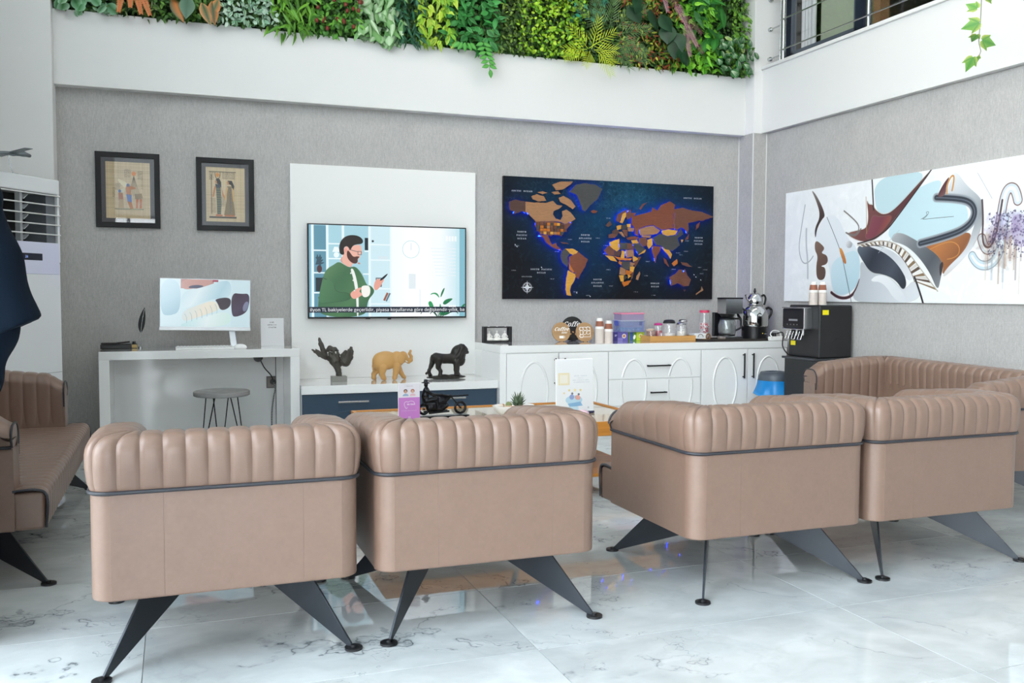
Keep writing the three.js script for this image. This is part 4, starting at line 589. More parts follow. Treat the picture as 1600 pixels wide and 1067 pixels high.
// ───────────────────────── things on the desk
const DESK = 0.76, TOP = 0.76, UNIT = 0.463, TABLE = 0.447;
const card = (w, h, d, draw, cw, ch, name, label, category, pos, turn = 0, tilt = 0, bodyMat = M.paperWhite) => {
  const o = thing(name, label, category, pos, turn), s = new THREE.Group();
  const b = rbox(w, h, d, 0.001, 0, h / 2, 0, 1), f = quadPrint(w * 0.985, h * 0.985).translate(0, h / 2, d / 2 + 0.0008); if (tilt) { b.rotateX(tilt); f.rotateX(tilt); }
  mesh('board', b, bodyMat, o); mesh('print', f, mat(0xdedede, 0.35, 0, { map: canvasTex(cw, ch, draw) }), o); return o;
};
{
  const o = thing('stationery_tray', 'black stationery tray at the left end of the desk', 'tray', [-0.43, DESK, -7.79]);
  mesh('tray', join(rbox(0.225, 0.008, 0.12, 0.003, 0, 0.004, 0), rbox(0.225, 0.034, 0.008, 0.003, 0, 0.017, 0.056), rbox(0.225, 0.034, 0.008, 0.003, 0, 0.017, -0.056), rbox(0.008, 0.034, 0.12, 0.003, -0.1085, 0.017, 0), rbox(0.008, 0.034, 0.12, 0.003, 0.1085, 0.017, 0)), M.blackPlastic, o);
  const p = thing('folding_glasses_case', 'dark brown folded case lying on the black stationery tray', 'case', [-0.43, DESK + 0.0345, -7.79]);
  mesh('case', join(rbox(0.12, 0.012, 0.07, 0.004, -0.05, 0.006, 0), rbox(0.1, 0.012, 0.06, 0.004, 0.05, 0.0, 0).rotateZ(0.1).translate(0, 0.008, 0)), mat(0x2a2020, 0.5), p);
  const i = thing('ink_bottle', 'small square ink bottle with gold label and black cap beside the quill', 'bottle', [-0.3, DESK, -7.8]);
  mesh('bottle', rbox(0.044, 0.036, 0.044, 0.004, 0, 0.018, 0), mat(0x1a1712, 0.15), i); mesh('label', box(0.042, 0.026, 0.001, 0, 0.017, 0.0225), mat(0xb59a62, 0.4, 0.3), i); mesh('cap', cyl(0.015, 0.014, 0.018, 0, 0.036, 0, 18), M.blackPlastic, i);
  const q = thing('quill_pen', 'black feather quill pen standing upright on the desk', 'pen', [-0.255, DESK, -7.8]);
  mesh('stand', cyl(0.017, 0.014, 0.012, 0, 0, 0, 18), M.steel, q); mesh('shaft', tube([[0, 0.008, 0], [0.004, 0.1, 0], [0.014, 0.2, 0], [0.034, 0.31, 0]], 0.0025, 30, 8), M.steel, q);
  const s = new THREE.Shape(); s.moveTo(0.006, 0.12); s.bezierCurveTo(-0.028, 0.16, -0.016, 0.24, 0.036, 0.325); s.bezierCurveTo(0.046, 0.25, 0.042, 0.17, 0.006, 0.12); mesh('feather', extrude(s, 0.002, 0.0008, 1).translate(0, 0, -0.001), M.blackMatte, q);
}
{
  const W = 0.69, H = 0.412, o = thing('computer_monitor', 'slim silver computer monitor showing a dental close-up on the desk', 'monitor', [0.237, DESK, -7.64]); const cy = 1.107 - DESK;
  const g = (x) => x.rotateZ(-0.019).translate(0, cy, 0);
  mesh('housing', g(rbox(W, H, 0.022, 0.005, 0, 0, -0.011)), mat(0xc9cccf, 0.3, 0.6), o);
  mesh('chin', g(rbox(W, 0.024, 0.006, 0.002, 0, -H / 2 + 0.012, 0.002)), mat(0xd9dcde, 0.3, 0.5), o);
  const tex = canvasTex(640, 360, (c, w, h) => { const F = (k, f) => { poly(c, MON[k]); c.fillStyle = f; c.fill(); };
    c.fillStyle = '#d6eef5'; c.fillRect(0, 0, w, h); F('blurL', grad(c, 0, 0, 140, 300, '#cfe9f3', '#bcdcea', '#9cc3d6')); c.fillStyle = '#b98d8a'; c.fillRect(143, 0, 235, 70); F('skin', '#c79a92'); F('lip', '#4a4f6a'); c.fillStyle = '#a0435a'; c.fillRect(370, 0, 40, 16);
    F('cloth', grad(c, 143, 40, 505, 240, '#bfe0ec', '#e2f3f8', '#b5d9e6', '#dff1f6')); F('lower', grad(c, 150, 300, 500, 360, '#bfe6ea', '#e9f8fa', '#d2efe9')); F('teeth', grad(c, 150, 200, 430, 330, '#cfe3e8', '#efe9d8', '#e2e6da')); c.strokeStyle = '#8fb0bb'; c.lineWidth = 2.5; for (let k = 0; k < 7; k++) { c.beginPath(); c.moveTo(170 + k * 36, 262 - k * 13); c.quadraticCurveTo(190 + k * 36, 285 - k * 12, 185 + k * 36, 330 - k * 12); c.stroke(); }
    F('dark1', '#3a2c3a'); c.fillStyle = '#d2eaf2'; c.fillRect(504, 0, 136, 360); F('dark2', grad(c, 505, 120, 640, 300, '#3a2638', '#4a3a55', '#2e2030')); c.fillStyle = 'rgba(180,205,235,0.5)'; c.beginPath(); c.ellipse(610, 200, 18, 40, 0.3, 0, 7); c.fill(); });
  mesh('screen', g(quadPrint(W - 0.014, H - 0.036).translate(0, 0.011, 0.0008)), mat(0x05070a, 0.15, 0, { emissive: 0xffffff, emissiveMap: tex, emissiveIntensity: 0.85 }), o);
  mesh('neck', rbox(0.05, 0.2, 0.014, 0.004, 0, 0, 0).rotateX(-0.15).rotateZ(0.12).translate(0.205, 0.095, -0.06), mat(0xc9cccf, 0.3, 0.6), o);
  mesh('foot', rbox(0.34, 0.008, 0.18, 0.003, 0.05, 0.004, -0.08), mat(0xd9dcde, 0.3, 0.5), o);
  const L = new THREE.RectAreaLight(0xd8efff, 0.3, W - 0.04, H - 0.05); L.position.set(0.237, 1.115, -7.632); L.rotation.y = Math.PI; scene.add(L);
  const k = thing('keyboard', 'white computer keyboard in front of the monitor', 'keyboard', [0.222, DESK, -7.5]);
  mesh('case', rbox(0.43, 0.014, 0.13, 0.004, 0, 0.007, 0).rotateX(0.05).translate(0, 0.003, 0), M.paperWhite, k);
  const keys = []; for (let r = 0; r < 5; r++) for (let c = 0; c < 17; c++) keys.push(box(0.02, 0.005, 0.019, -0.196 + c * 0.0245, 0.0175, -0.048 + r * 0.024)); const ks = mesh('keys', join(keys).rotateX(0.05).translate(0, 0.003, 0), mat(0xe6e6e4, 0.5), k);
  solo('computer_mouse', sdfBody([ell([0, 0.012, 0], [0.05, 0.027, 0.032], 0.01)], 0.004, 0.01, (x, y, z, d) => Math.max(d, -y)), M.paperWhite, 'white computer mouse right of the keyboard', 'mouse', [0.487, DESK, -7.47]);
  card(0.185, 0.232, 0.004, (c, w, h) => { c.fillStyle = '#f7f7f8'; c.fillRect(0, 0, w, h); c.fillStyle = '#333'; c.textAlign = 'center'; [[95, 50, 2], [70, 100, 5], [80, 84, 9]].forEach(([x, l, q], i) => strokes(c, x, 36 + i * 28, l, 13, '#333', q)); }, 240, 300, 'table_sign', 'white table sign with three printed lines at the right end of the desk', 'sign', [0.765, DESK, -7.77], 0, -0.08);
}
{ // socket and leads under the desk
  const o = thing('wall_socket', 'grey wall socket with black plug under the desk', 'socket', [0.775, 0.447, -7.92]);
  mesh('plate', rbox(0.1, 0.1, 0.012, 0.003, 0, 0, 0.006), mat(0x6d6663, 0.4, 0.2), o); mesh('inset', rbox(0.08, 0.08, 0.012, 0.003, 0, 0, 0.009), mat(0x857d79, 0.4, 0.2), o);
  const p = thing('power_lead', 'black plug and patterned lead running down from the wall socket', 'cable', [0.78, 0.45, -7.9]);
  mesh('plug', join(cyl(0.026, 0.022, 0.035, 0, 0, 0, 20).rotateX(Math.PI / 2)), M.blackPlastic, p);
  mesh('lead', tube([[0, 0, 0.03], [0.01, -0.05, 0.045], [0.0, -0.12, 0.03], [-0.015, -0.25, 0.02], [-0.02, -0.44, 0.04]], 0.006, 60, 8), mat(0xffffff, 0.7, 0, { map: dataTex(64, 8, (u, v, i, j) => { const k = ((i >> 2) + (j >> 2)) % 2 ? 40 : 200; return [k, k, k]; }) }), p);
  p.children[1].material.map.repeat.set(4, 1);
  const d = thing('cable_holder', 'round black cable holder hanging below the desk top', 'cable holder', [0.632, 0.695, -7.6]);
  mesh('disc', cyl(0.038, 0.038, 0.02, 0, 0, 0, 28).rotateX(Math.PI / 2).translate(0, -0.012, 0), M.blackPlastic, d);
  mesh('lead', tube([[0.02, -0.04, 0], [0.06, -0.11, -0.1], [0.12, -0.18, -0.22], [0.148, -0.235, -0.285]], 0.0045, 40, 8), M.blackMatte, d);
}
// ───────────────────────── sculptures on the low unit
{
  const Z = (sx, cx, cy) => (x, y, z, r) => [(x - cx) * sx, (cy - y) * sx, z * sx, r * sx];
  { // wooden elephant, trunk raised
    const f = Z(0.00097, 755, 425), c = (...a) => chain(...a.map((q) => f(...q))), e = (x, y, z, rx, ry, rz) => { const p = f(x, y, z, 0); return ell(p.slice(0, 3), [rx * 0.00097, ry * 0.00097, rz * 0.00097]); };
    const o = thing('elephant_figurine', 'carved light wood elephant with raised trunk on the low unit', 'figurine', [1.738, UNIT, -7.614]);
    mesh('body', sdfBody([e(700, 252, 0, 112, 82, 66), e(650, 262, 0, 68, 80, 62), e(800, 245, 0, 62, 72, 58), e(855, 222, 0, 44, 48, 40),
      ...c([878, 232, 0, 27], [905, 266, 0, 19], [928, 254, 0, 16], [930, 222, 0, 14], [914, 196, 0, 12], [924, 172, 0, 11]), ...c([875, 250, 0, 20], [872, 268, 0, 8]),
      ...c([668, 310, 34, 40], [658, 365, 34, 26], [672, 400, 34, 22], [684, 410, 34, 16]), ...c([640, 320, -34, 36], [602, 372, -34, 22], [600, 402, -34, 20], [612, 412, -34, 14]), ...c([792, 300, 34, 36], [780, 365, 34, 24], [772, 402, 34, 21], [768, 411, 34, 15]), ...c([812, 310, -30, 34], [848, 372, -30, 20], [868, 402, -30, 18], [878, 411, -30, 14]),
      ...c([592, 240, 0, 9], [584, 300, 0, 6], [592, 345, 0, 8])], 0.004, 0.006), M.carved, o);
    for (const s of [-1, 1]) { mesh('ear', sdfBody([e(828, 234, s * 54, 36, 50, 9)], 0.0045), M.carved, o); mesh('tusk', sdfBody(c([872, 255, s * 18, 6], [892, 270, s * 22, 3]), 0.003), M.paperWhite, o); }
  }
  { // bronze lion
    const k = 0.00101, f = Z(k, 1242, 412), c = (...a) => chain(...a.map((q) => f(...q))), e = (x, y, z, rx, ry, rz) => { const p = f(x, y, z, 0); return ell(p.slice(0, 3), [rx * k, ry * k, rz * k]); };
    const o = thing('lion_figurine', 'dark bronze standing lion on a rocky base at the right of the low unit', 'figurine', [2.214, UNIT, -7.58]);
    mesh('lion', sdfBody([...c([1150, 228, 0, 42], [1220, 240, 0, 40], [1300, 240, 0, 46]), e(1345, 205, 0, 66, 78, 56), e(1375, 160, 0, 48, 46, 44), e(1365, 255, 0, 42, 52, 44), e(1408, 172, 0, 26, 30, 24), e(1428, 188, 0, 14, 14, 16),
      ...c([1322, 270, 26, 30], [1318, 335, 26, 18], [1322, 376, 26, 17], [1338, 382, 26, 14]), ...c([1348, 270, -26, 28], [1346, 335, -26, 17], [1348, 376, -26, 16], [1362, 382, -26, 13]), ...c([1165, 245, 28, 38], [1160, 310, 28, 20], [1182, 345, 28, 15], [1176, 378, 28, 15], [1190, 383, 28, 13]), ...c([1135, 240, -26, 34], [1112, 300, -26, 18], [1092, 342, -26, 13], [1100, 376, -26, 14], [1112, 383, -26, 12]), ...c([1112, 215, 0, 11], [1102, 280, 4, 8], [1086, 340, 8, 8], [1060, 362, 10, 11])],
      0.0045, 0.012, (x, y, z, d) => { const mane = smooth(0.05, 0.09, x) * smooth(0.12, 0.16, y); return d + mane * 0.004 * Math.sin(x * 260 + y * 90) * Math.sin(y * 230 + z * 120 + x * 60); }), M.bronze, o);
    mesh('base', sdfBody([e(1240, 398, 0, 176, 16, 58), e(1210, 388, 10, 50, 16, 30), e(1320, 390, -10, 60, 14, 34)], 0.005, 0.01, (x, y, z, d) => Math.max(d + 0.0015 * Math.sin(x * 150) * Math.cos(z * 170), -y)), M.bronze, o);
  }
  { // cupped hands with doves
    const k = 0.00096, f = Z(k, 285, 440), c = (...a) => chain(...a.map((q) => f(...q))), e = (x, y, z, rx, ry, rz) => { const p = f(x, y, z, 0); return ell(p.slice(0, 3), [rx * k, ry * k, rz * k]); };
    const o = thing('hands_sculpture', 'dark pewter sculpture of open hands with doves on a stone block', 'sculpture', [1.29, UNIT, -7.64]);
    mesh('block', rbox(0.126, 0.044, 0.09, 0.003, 0, 0.022, 0), mat(0x8b8a84, 0.5, 0.2), o);
    const fing = (x, y, z, d) => d + 0.0016 * Math.sin((x * 0.8 + y * 0.55) * 420);
    mesh('hands', sdfBody([...c([288, 400, 0, 27], [282, 350, 0, 24], [270, 305, 0, 30], [245, 262, 0, 42]), ...c([245, 262, 10, 34], [215, 225, 18, 20], [205, 190, 20, 14]), ...c([262, 255, 20, 26], [240, 205, 26, 16], [238, 175, 26, 11]), ...c([272, 250, 14, 22], [275, 205, 24, 13], [272, 180, 24, 10]),
      ...c([262, 290, 0, 22], [310, 275, 0, 30], [350, 270, 0, 40]), ...c([345, 280, 12, 34], [385, 235, 16, 22], [394, 185, 14, 18], [392, 150, 12, 14]), ...c([335, 270, 22, 30], [355, 220, 26, 20], [372, 170, 22, 14]), ...c([320, 265, 20, 26], [318, 215, 26, 20], [340, 180, 24, 14]),
      ...c([200, 245, 0, 16], [165, 225, 0, 20], [120, 205, 6, 17], [80, 178, 8, 10], [56, 158, 8, 6]), ...c([165, 215, 12, 16], [120, 185, 14, 11], [88, 158, 14, 7]), ...c([180, 225, -6, 18], [155, 170, -4, 22], [132, 115, -2, 20], [120, 66, 0, 12])], 0.0042, 0.01, fing), M.pewter, o);
    mesh('dove', sdfBody([...c([190, 165, 6, 18], [208, 148, 6, 22], [225, 150, 6, 16]), ...c([225, 165, 8, 16], [252, 158, 8, 18], [276, 172, 8, 10])], 0.004, 0.008), M.pewter, o);
  }
}
// ───────────────────────── things on the coffee table
{
  const o = thing('motorcycle_figurine', 'black bronze cowboy riding a long chopper motorcycle on the coffee table', 'figurine', [1.53, TABLE, -5.3]), k = 0.00106, f = (x, y, z = 0, r = 0) => [(x - 583) * k, (275 - y) * k, z * k, r * k], c = (...a) => chain(...a.map((q) => f(...q))), m = mat(0x1c1d21, 0.24, 0.6);
  mesh('base', rbox(0.31, 0.016, 0.07, 0.004, 0, 0.008, 0), m, o);
  for (const [x, y, r] of [[465, 222, 34], [682, 220, 38]]) { const p = f(x, y), w = mesh('wheel', new THREE.TorusGeometry((r - 7) * k, 7.5 * k, 10, 32).translate(p[0], p[1], 0), m, o), sp = []; for (let i = 0; i < 10; i++) { const a = i * Math.PI / 5; sp.push(rod([p[0], p[1], 0], [p[0] + Math.cos(a) * (r - 8) * k, p[1] + Math.sin(a) * (r - 8) * k, 0], 0.0009, 5)); } mesh('spokes', join(...sp, rod([p[0], p[1], -0.008], [p[0], p[1], 0.008], 0.006, 10)), m, w); }
  mesh('frame', sdfBody([...c([470, 190, 0, 16], [520, 195, 0, 24], [580, 175, 0, 22], [622, 152, 0, 10]), ...c([500, 215, 0, 22], [560, 220, 0, 24], [600, 205, 0, 14]), ...c([560, 160, 0, 20], [600, 160, 0, 15])], 0.004, 0.008, (x, y, z, d) => d + 0.0012 * Math.sin(x * 420) * Math.sin(y * 380)), m, o);
  mesh('fork', join(...[-9, 9].map((z) => rod(f(622, 148, z).slice(0, 3), f(682, 222, z).slice(0, 3), 0.003))), m, o);
  mesh('handlebar', join(rod(f(612, 150, -26).slice(0, 3), f(612, 150, 26).slice(0, 3), 0.003), rod(f(612, 150, 26).slice(0, 3), f(722, 147, 26).slice(0, 3), 0.0045), rod(f(612, 150, -26).slice(0, 3), f(640, 150, -26).slice(0, 3), 0.003)), m, o);
  mesh('exhaust', join(rod(f(490, 244, 20).slice(0, 3), f(610, 236, 20).slice(0, 3), 0.006), rod(f(470, 240, -20).slice(0, 3), f(610, 236, -20).slice(0, 3), 0.006)), m, o);
  mesh('rider', sdfBody([...c([478, 175, 0, 22], [472, 145, 0, 20], [480, 115, 0, 18], [480, 98, 0, 9]), ...c([478, 82, 0, 12], [480, 74, 0, 11]), ...c([480, 118, 16, 9], [515, 140, 20, 8], [560, 140, 22, 6], [608, 150, 24, 6]), ...c([480, 118, -16, 9], [515, 140, -20, 8], [608, 150, -24, 6]), ...c([485, 172, 12, 14], [535, 165, 22, 12], [545, 215, 24, 9], [562, 222, 24, 8]), ...c([485, 172, -12, 14], [535, 165, -22, 12], [545, 215, -24, 9], [562, 222, -24, 8])], 0.0035, 0.007), m, o);
  mesh('hat', lathe([[0, 0.022], [0.008, 0.022], [0.012, 0.018], [0.013, 0.006], [0.028, 0.0], [0.026, -0.002], [0, 0.0]], 24).rotateZ(-0.1).translate(...f(476, 72).slice(0, 3)), m, o);
}
{
  card(0.13, 0.227, 0.012, (c, w, h) => { c.fillStyle = '#f3eef4'; c.fillRect(0, 0, w, h); c.fillStyle = '#d488d6'; c.fillRect(0, h * 0.37, w, h * 0.63); c.fillStyle = '#777'; c.font = '13px sans-serif'; c.textAlign = 'center'; strokes(c, 70, 24, 84, 10, '#888', 4);
    const man = (x, skin, hair, cl) => { c.fillStyle = cl; c.beginPath(); c.ellipse(x, 132, 32, 24, 0, Math.PI, 0); c.fill(); c.fillStyle = hair; c.beginPath(); c.arc(x, 80, 20, 0, 7); c.fill(); c.fillStyle = skin; c.beginPath(); c.ellipse(x, 86, 14, 18, 0, 0, 7); c.fill(); }; man(75, '#d9a488', '#2b2220', '#9bb7d6'); man(150, '#e6b79c', '#a85a3a', '#f0c2cc');
    c.strokeStyle = '#f7e6f8'; c.lineWidth = 5; c.beginPath(); c.moveTo(72, 255); c.bezierCurveTo(40, 200, 78, 180, 100, 198); c.bezierCurveTo(130, 176, 170, 190, 168, 215); c.moveTo(72, 255); c.quadraticCurveTo(82, 275, 92, 250); c.stroke(); c.fillStyle = '#fff'; c.font = 'bold 22px sans-serif'; c.fillText('Mr Dent', 132, 228); strokes(c, 30, 284, 164, 7, '#f4e2f5', 6); c.fillStyle = '#e9d3f0'; c.fillRect(w / 2 - 12, 350, 24, 24); c.fillStyle = '#c565c8'; c.font = 'bold 16px sans-serif'; c.fillText('G', w / 2, 368); },
    224, 400, 'leaflet_stand', 'upright leaflet with purple lower half on the coffee table', 'leaflet', [1.29, TABLE, -5.2], 0.02, -0.05);
  card(0.257, 0.345, 0.014, (c, w, h) => { c.fillStyle = '#fcfdfe'; c.fillRect(0, 0, w, h); c.fillStyle = '#f9e6ac'; c.fillRect(22, 118, 96, 96); c.strokeStyle = '#f2d98a'; c.lineWidth = 6; c.strokeRect(22, 118, 96, 96); c.fillStyle = '#fff6dc'; c.fillRect(36, 132, 68, 68); c.fillStyle = '#9aaab8'; c.font = '11px sans-serif'; c.textAlign = 'center'; [[165, 120], [190, 64], [150, 155], [160, 145]].forEach(([x, l], i) => strokes(c, x, 138 + i * 18, l, 8, '#9aaab8', i + 3)); c.textAlign = 'left';
    const star = (x, y, s) => { c.fillStyle = '#f6d465'; c.beginPath(); for (let i = 0; i < 10; i++) { const a = -Math.PI / 2 + i * Math.PI / 5, r = i % 2 ? s * 0.45 : s; c.lineTo(x + Math.cos(a) * r, y + Math.sin(a) * r); } c.fill(); }; star(118, 262, 15); star(170, 262, 17); star(222, 262, 15); star(70, 285, 12);
    c.fillStyle = '#a8dcf2'; c.beginPath(); c.ellipse(160, 345, 78, 40, 0, 0, 7); c.fill(); c.fillStyle = '#5b9fd4'; c.beginPath(); c.moveTo(100, 375); c.lineTo(220, 360); c.lineTo(240, 395); c.lineTo(120, 405); c.fill(); c.fillStyle = '#e88a76'; c.beginPath(); c.ellipse(195, 325, 26, 20, 0.3, 0, 7); c.fill(); c.fillStyle = '#6f87c9'; c.beginPath(); c.ellipse(140, 320, 22, 22, 0, 0, 7); c.fill(); c.fillStyle = '#2b2c3a'; c.beginPath(); c.arc(145, 290, 10, 0, 7); c.fill(); c.beginPath(); c.arc(205, 298, 10, 0, 7); c.fill(); c.fillStyle = '#bfe6f5'; c.fillRect(110, 400, 90, 60); c.fillStyle = '#6b7a86'; c.font = 'bold 22px sans-serif'; c.fillText('G', 285, 420); c.fillStyle = '#d5dbe2'; for (let i = 0; i < 3; i++) c.fillRect(60, 445 + i * 9, 150, 3); c.fillStyle = 'rgba(252,253,254,0.35)'; c.fillRect(0, 0, w, h); },  // last whitish wash paints an overexposed look into the print
    340, 456, 'table_sign', 'white review request card with yellow stars standing on the coffee table', 'sign', [2.368, TABLE, -5.22], 0.0, -0.06).add((() => { const s = rbox(0.257, 0.014, 0.06, 0.002, 0, 0.007, -0.01); const q = new THREE.Mesh(s, mat(0x3a3a55, 0.15)); q.name = 'stand'; q.castShadow = q.receiveShadow = true; return q; })());
  // succulent
  const p = thing('succulent', 'small spiky succulent in a white oval bowl on the coffee table', 'plant', [1.958, TABLE, -5.233]);
  mesh('bowl', lathe([[0, 0], [0.06, 0], [0.075, 0.004], [0.115, 0.03], [0.135, 0.066], [0.131, 0.068], [0.112, 0.04], [0, 0.036]], 40).scale(1, 1, 0.72), mat(0xf2f1ee, 0.3), p);
  mesh('soil', lathe([[0, 0.058], [0.09, 0.054], [0.122, 0.05]], 30).scale(1, 1, 0.72), mat(0x6b5138, 0.95), p);
  const r = rng(12); for (let i = 0; i < 9; i++) { const a = r() * 6.28, q = 0.06 + r() * 0.045, s = 0.012 + r() * 0.012; mesh('pebble', sdfBody([ell([0, 0, 0], [s, s * 0.7, s * 0.8])], s / 3).translate(Math.cos(a) * q - 0.02, 0.058, Math.sin(a) * q * 0.65), mat([0xc9a98c, 0xe3d6c8, 0xb0784e, 0xd8c9b4][i % 4], 0.6), p); }
  const leaf = mat(0x4e6046, 0.55), leaf2 = mat(0x72836a, 0.55); for (let i = 0; i < 30; i++) { const a = i * 2.4, e = 0.25 + (i / 30) * 1.15, L = 0.05 + 0.05 * (i / 30), g = new THREE.ConeGeometry(0.016, L, 6).translate(0, L / 2, 0).scale(1, 1, 0.55).rotateX(Math.PI / 2 - e).rotateY(a).translate(0.03, 0.062, 0); mesh('leaf', g, i % 3 ? leaf : leaf2, p); }
  mesh('small_cactus', sdfBody([ell([-0.035, 0.07, 0.01], [0.02, 0.022, 0.02])], 0.004, 0.01, (x, y, z, d) => d + 0.0012 * Math.cos(Math.atan2(z - 0.01, x + 0.035) * 9)), mat(0x7a8455, 0.7), p);
  solo('folded_brochure', join(box(0.14, 0.0015, 0.09).rotateZ(0.05).translate(-0.02, 0.006, 0), box(0.12, 0.0015, 0.09).rotateZ(-0.06).translate(0.05, 0.006, 0.02)), mat(0xc9b4dc, 0.5), 'lilac brochure lying in front of the motorcycle figurine', 'brochure', [1.63, TABLE, -5.16]);
  solo('coaster', rbox(0.08, 0.012, 0.06, 0.004, 0, 0.006, 0), M.blackPlastic, 'small black block beside the motorcycle front wheel', 'coaster', [1.71, TABLE, -5.22], 0.3);
  solo('pink_soap', sdfBody([ell([0, 0.016, 0], [0.05, 0.022, 0.03])], 0.006, 0.01, (x, y, z, d) => Math.max(d, -y)), mat(0xe3c3d0, 0.5), 'pale pink rounded tissue pack in front of the review card', 'tissue pack', [2.36, TABLE, -5.1]);
}
// ───────────────────────── sideboard: figures, coffee signs, cups
{
  const o = thing('figurine_frame', 'black box frame holding three white meditating figures beside the television panel', 'frame', [2.745, TOP, -7.77]), w = 0.27, h = 0.145;
  mesh('frame', join(rspan(-w / 2, w / 2, 0, 0.012, -0.03, 0.03, 0.002), rspan(-w / 2, w / 2, h - 0.012, h, -0.03, 0.03, 0.002), rspan(-w / 2, -w / 2 + 0.03, 0.012, h - 0.012, -0.03, 0.03, 0.001), rspan(w / 2 - 0.03, w / 2, 0.012, h - 0.012, -0.03, 0.03, 0.001)), M.blackMatte, o);
  const fig = sdfBody([...chain([0, 0.03, 0, 0.012], [0, 0.058, 0, 0.013], [0, 0.072, 0, 0.005]), ell([0, 0.086, 0], [0.0085, 0.011, 0.009]), ...chain([-0.012, 0.064, 0, 0.005], [-0.026, 0.042, 0.004, 0.0045], [-0.012, 0.03, 0.016, 0.004]), ...chain([0.012, 0.064, 0, 0.005], [0.026, 0.042, 0.004, 0.0045], [0.012, 0.03, 0.016, 0.004]), ...chain([-0.01, 0.022, 0, 0.011], [-0.028, 0.018, 0.012, 0.009], [0.006, 0.016, 0.022, 0.007]), ...chain([0.01, 0.022, 0, 0.011], [0.028, 0.018, 0.012, 0.009], [-0.006, 0.016, 0.022, 0.007]), ell([0, 0.01, 0.004], [0.038, 0.008, 0.022])], 0.0025, 0.006);
  ['left', 'middle', 'right'].forEach((t, i) => solo('meditating_figure', fig, mat(0xefece6, 0.5), t + ' white meditating figure of the three in the black box frame', 'figurine', [2.745 - 0.075 + i * 0.075, TOP + 0.012, -7.772], 0, 'white meditating figures'));
  for (let i = 0; i < 3; i++) mesh('shell', sdfBody([ell([-0.08 + i * 0.08, h, 0], [0.01, 0.004, 0.008])], 0.002), M.paperWhite, o);
  const disc = (label, x, z, r, base, ink, draw) => { const s = thing('coffee_sign', label, 'sign', [x, TOP, z]), tilt = -0.12; const t = (g) => g.rotateX(tilt).translate(0, r * 0.995, 0);
    mesh('disc', t(cyl(r, r, 0.012, 0, -0.006, 0, 48).rotateX(Math.PI / 2)), base, s); mesh('print', t(new THREE.CircleGeometry(r * 0.985, 48).translate(0, 0, 0.0068)), mat(0xffffff, 0.6, 0, { map: canvasTex(256, 256, draw), alphaTest: 0 }), s); mesh('easel', join(rod([-0.02, 0, 0.02], [-0.02, 0.02, -0.03], 0.003), rod([0.02, 0, 0.02], [0.02, 0.02, -0.03], 0.003)), M.blackMatte, s); };
  const wood = (c) => { c.fillStyle = '#ba9468'; c.fillRect(0, 0, 256, 256); const r = rng(6); for (let i = 0; i < 90; i++) { c.fillStyle = `rgba(90,60,30,${0.04 + r() * 0.08})`; c.fillRect(0, r() * 256, 256, 1 + r() * 3); } };
  const script = (c, t, x, y, s, col) => { c.save(); c.translate(x, y); c.transform(1, 0, -0.25, 1, 0, 0); c.fillStyle = col; c.font = `bold italic ${s}px serif`; c.textAlign = 'center'; c.fillText(t, 0, 0); c.restore(); };
  disc('large black round sign with white Coffee lettering behind two wooden ones', 3.535, -7.86, 0.115, M.blackMatte, 0, (c) => { c.fillStyle = '#1b1a1a'; c.fillRect(0, 0, 256, 256); script(c, 'Coffee', 130, 105, 72, '#f4f2ee'); c.fillStyle = '#b9895a'; for (let i = 0; i < 5; i++) { c.beginPath(); c.ellipse(70 + i * 30, 165 + (i % 2) * 22, 9, 13, i, 0, 7); c.fill(); } });
  disc('wooden round sign with white Coffee script, left of the black one', 3.362, -7.73, 0.09, M.discWood, 0, (c) => { wood(c); script(c, 'Coffee', 128, 112, 66, '#fbf8f2'); script(c, 'time', 165, 148, 36, '#fbf8f2'); c.fillStyle = '#fbf8f2'; c.fillRect(96, 180, 62, 34); c.beginPath(); c.arc(164, 196, 12, 0, 7); c.lineWidth = 5; c.strokeStyle = '#fbf8f2'; c.stroke(); });
  disc('wooden round sign with white line drawing, right of the black one', 3.565, -7.65, 0.09, M.discWood, 0, (c) => { wood(c); c.strokeStyle = '#fbf8f2'; c.lineWidth = 6; const r = rng(19); for (let i = 0; i < 7; i++) { c.beginPath(); c.ellipse(75 + (i % 3) * 52, 85 + Math.floor(i / 3) * 48, 30, 22, i * 0.5, 0, 7); c.stroke(); } c.strokeRect(55, 62, 150, 130); });
  // nested paper cups
  const cupTex = (two) => canvasTex(128, 128, (c) => { c.fillStyle = '#d3c4ba'; c.fillRect(0, 0, 128, 128); });
  const wall = lathe([[0.026, 0], [0.0395, 0.094], [0.0415, 0.094], [0.0415, 0.098], [0.038, 0.098], [0.025, 0.003], [0, 0.003]], 26), band = lathe([[0.0306, 0.028], [0.0376, 0.076]], 26), cupM = mat(0xded2c9, 0.6), topM = mat(0x9a5f48, 0.6), wM = mat(0xf2efea, 0.6);
  const stack = (x, y, z, n, group, tail, scale = 1) => { for (let i = 0; i < n; i++) { const last = i === n - 1, o = thing('paper_cup', last ? 'uppermost white and brown upturned paper cup ' + tail : 'nested beige paper cup in the stack ' + tail, 'cup', [x, y + i * 0.0115 * scale, z], 0, group); const g = new THREE.Group();
    const w = mesh('wall', wall, last ? wM : cupM, o); w.rotation.x = Math.PI; w.position.y = 0.098 * scale; w.scale.setScalar(scale); if (last) { const b = mesh('band', band, topM, o, 'brown printed band'); b.rotation.x = Math.PI; b.position.y = 0.0985 * scale; b.scale.setScalar(scale); b.scale.x *= 1.012; b.scale.z *= 1.012; } } };
  stack(3.625, TOP, -7.46, 12, 'cups beside the coffee signs', 'nearest the coffee signs, taller of the two'); stack(3.705, TOP, -7.44, 10, 'cups beside the boxes', 'nearest the purple box, shorter of the two');
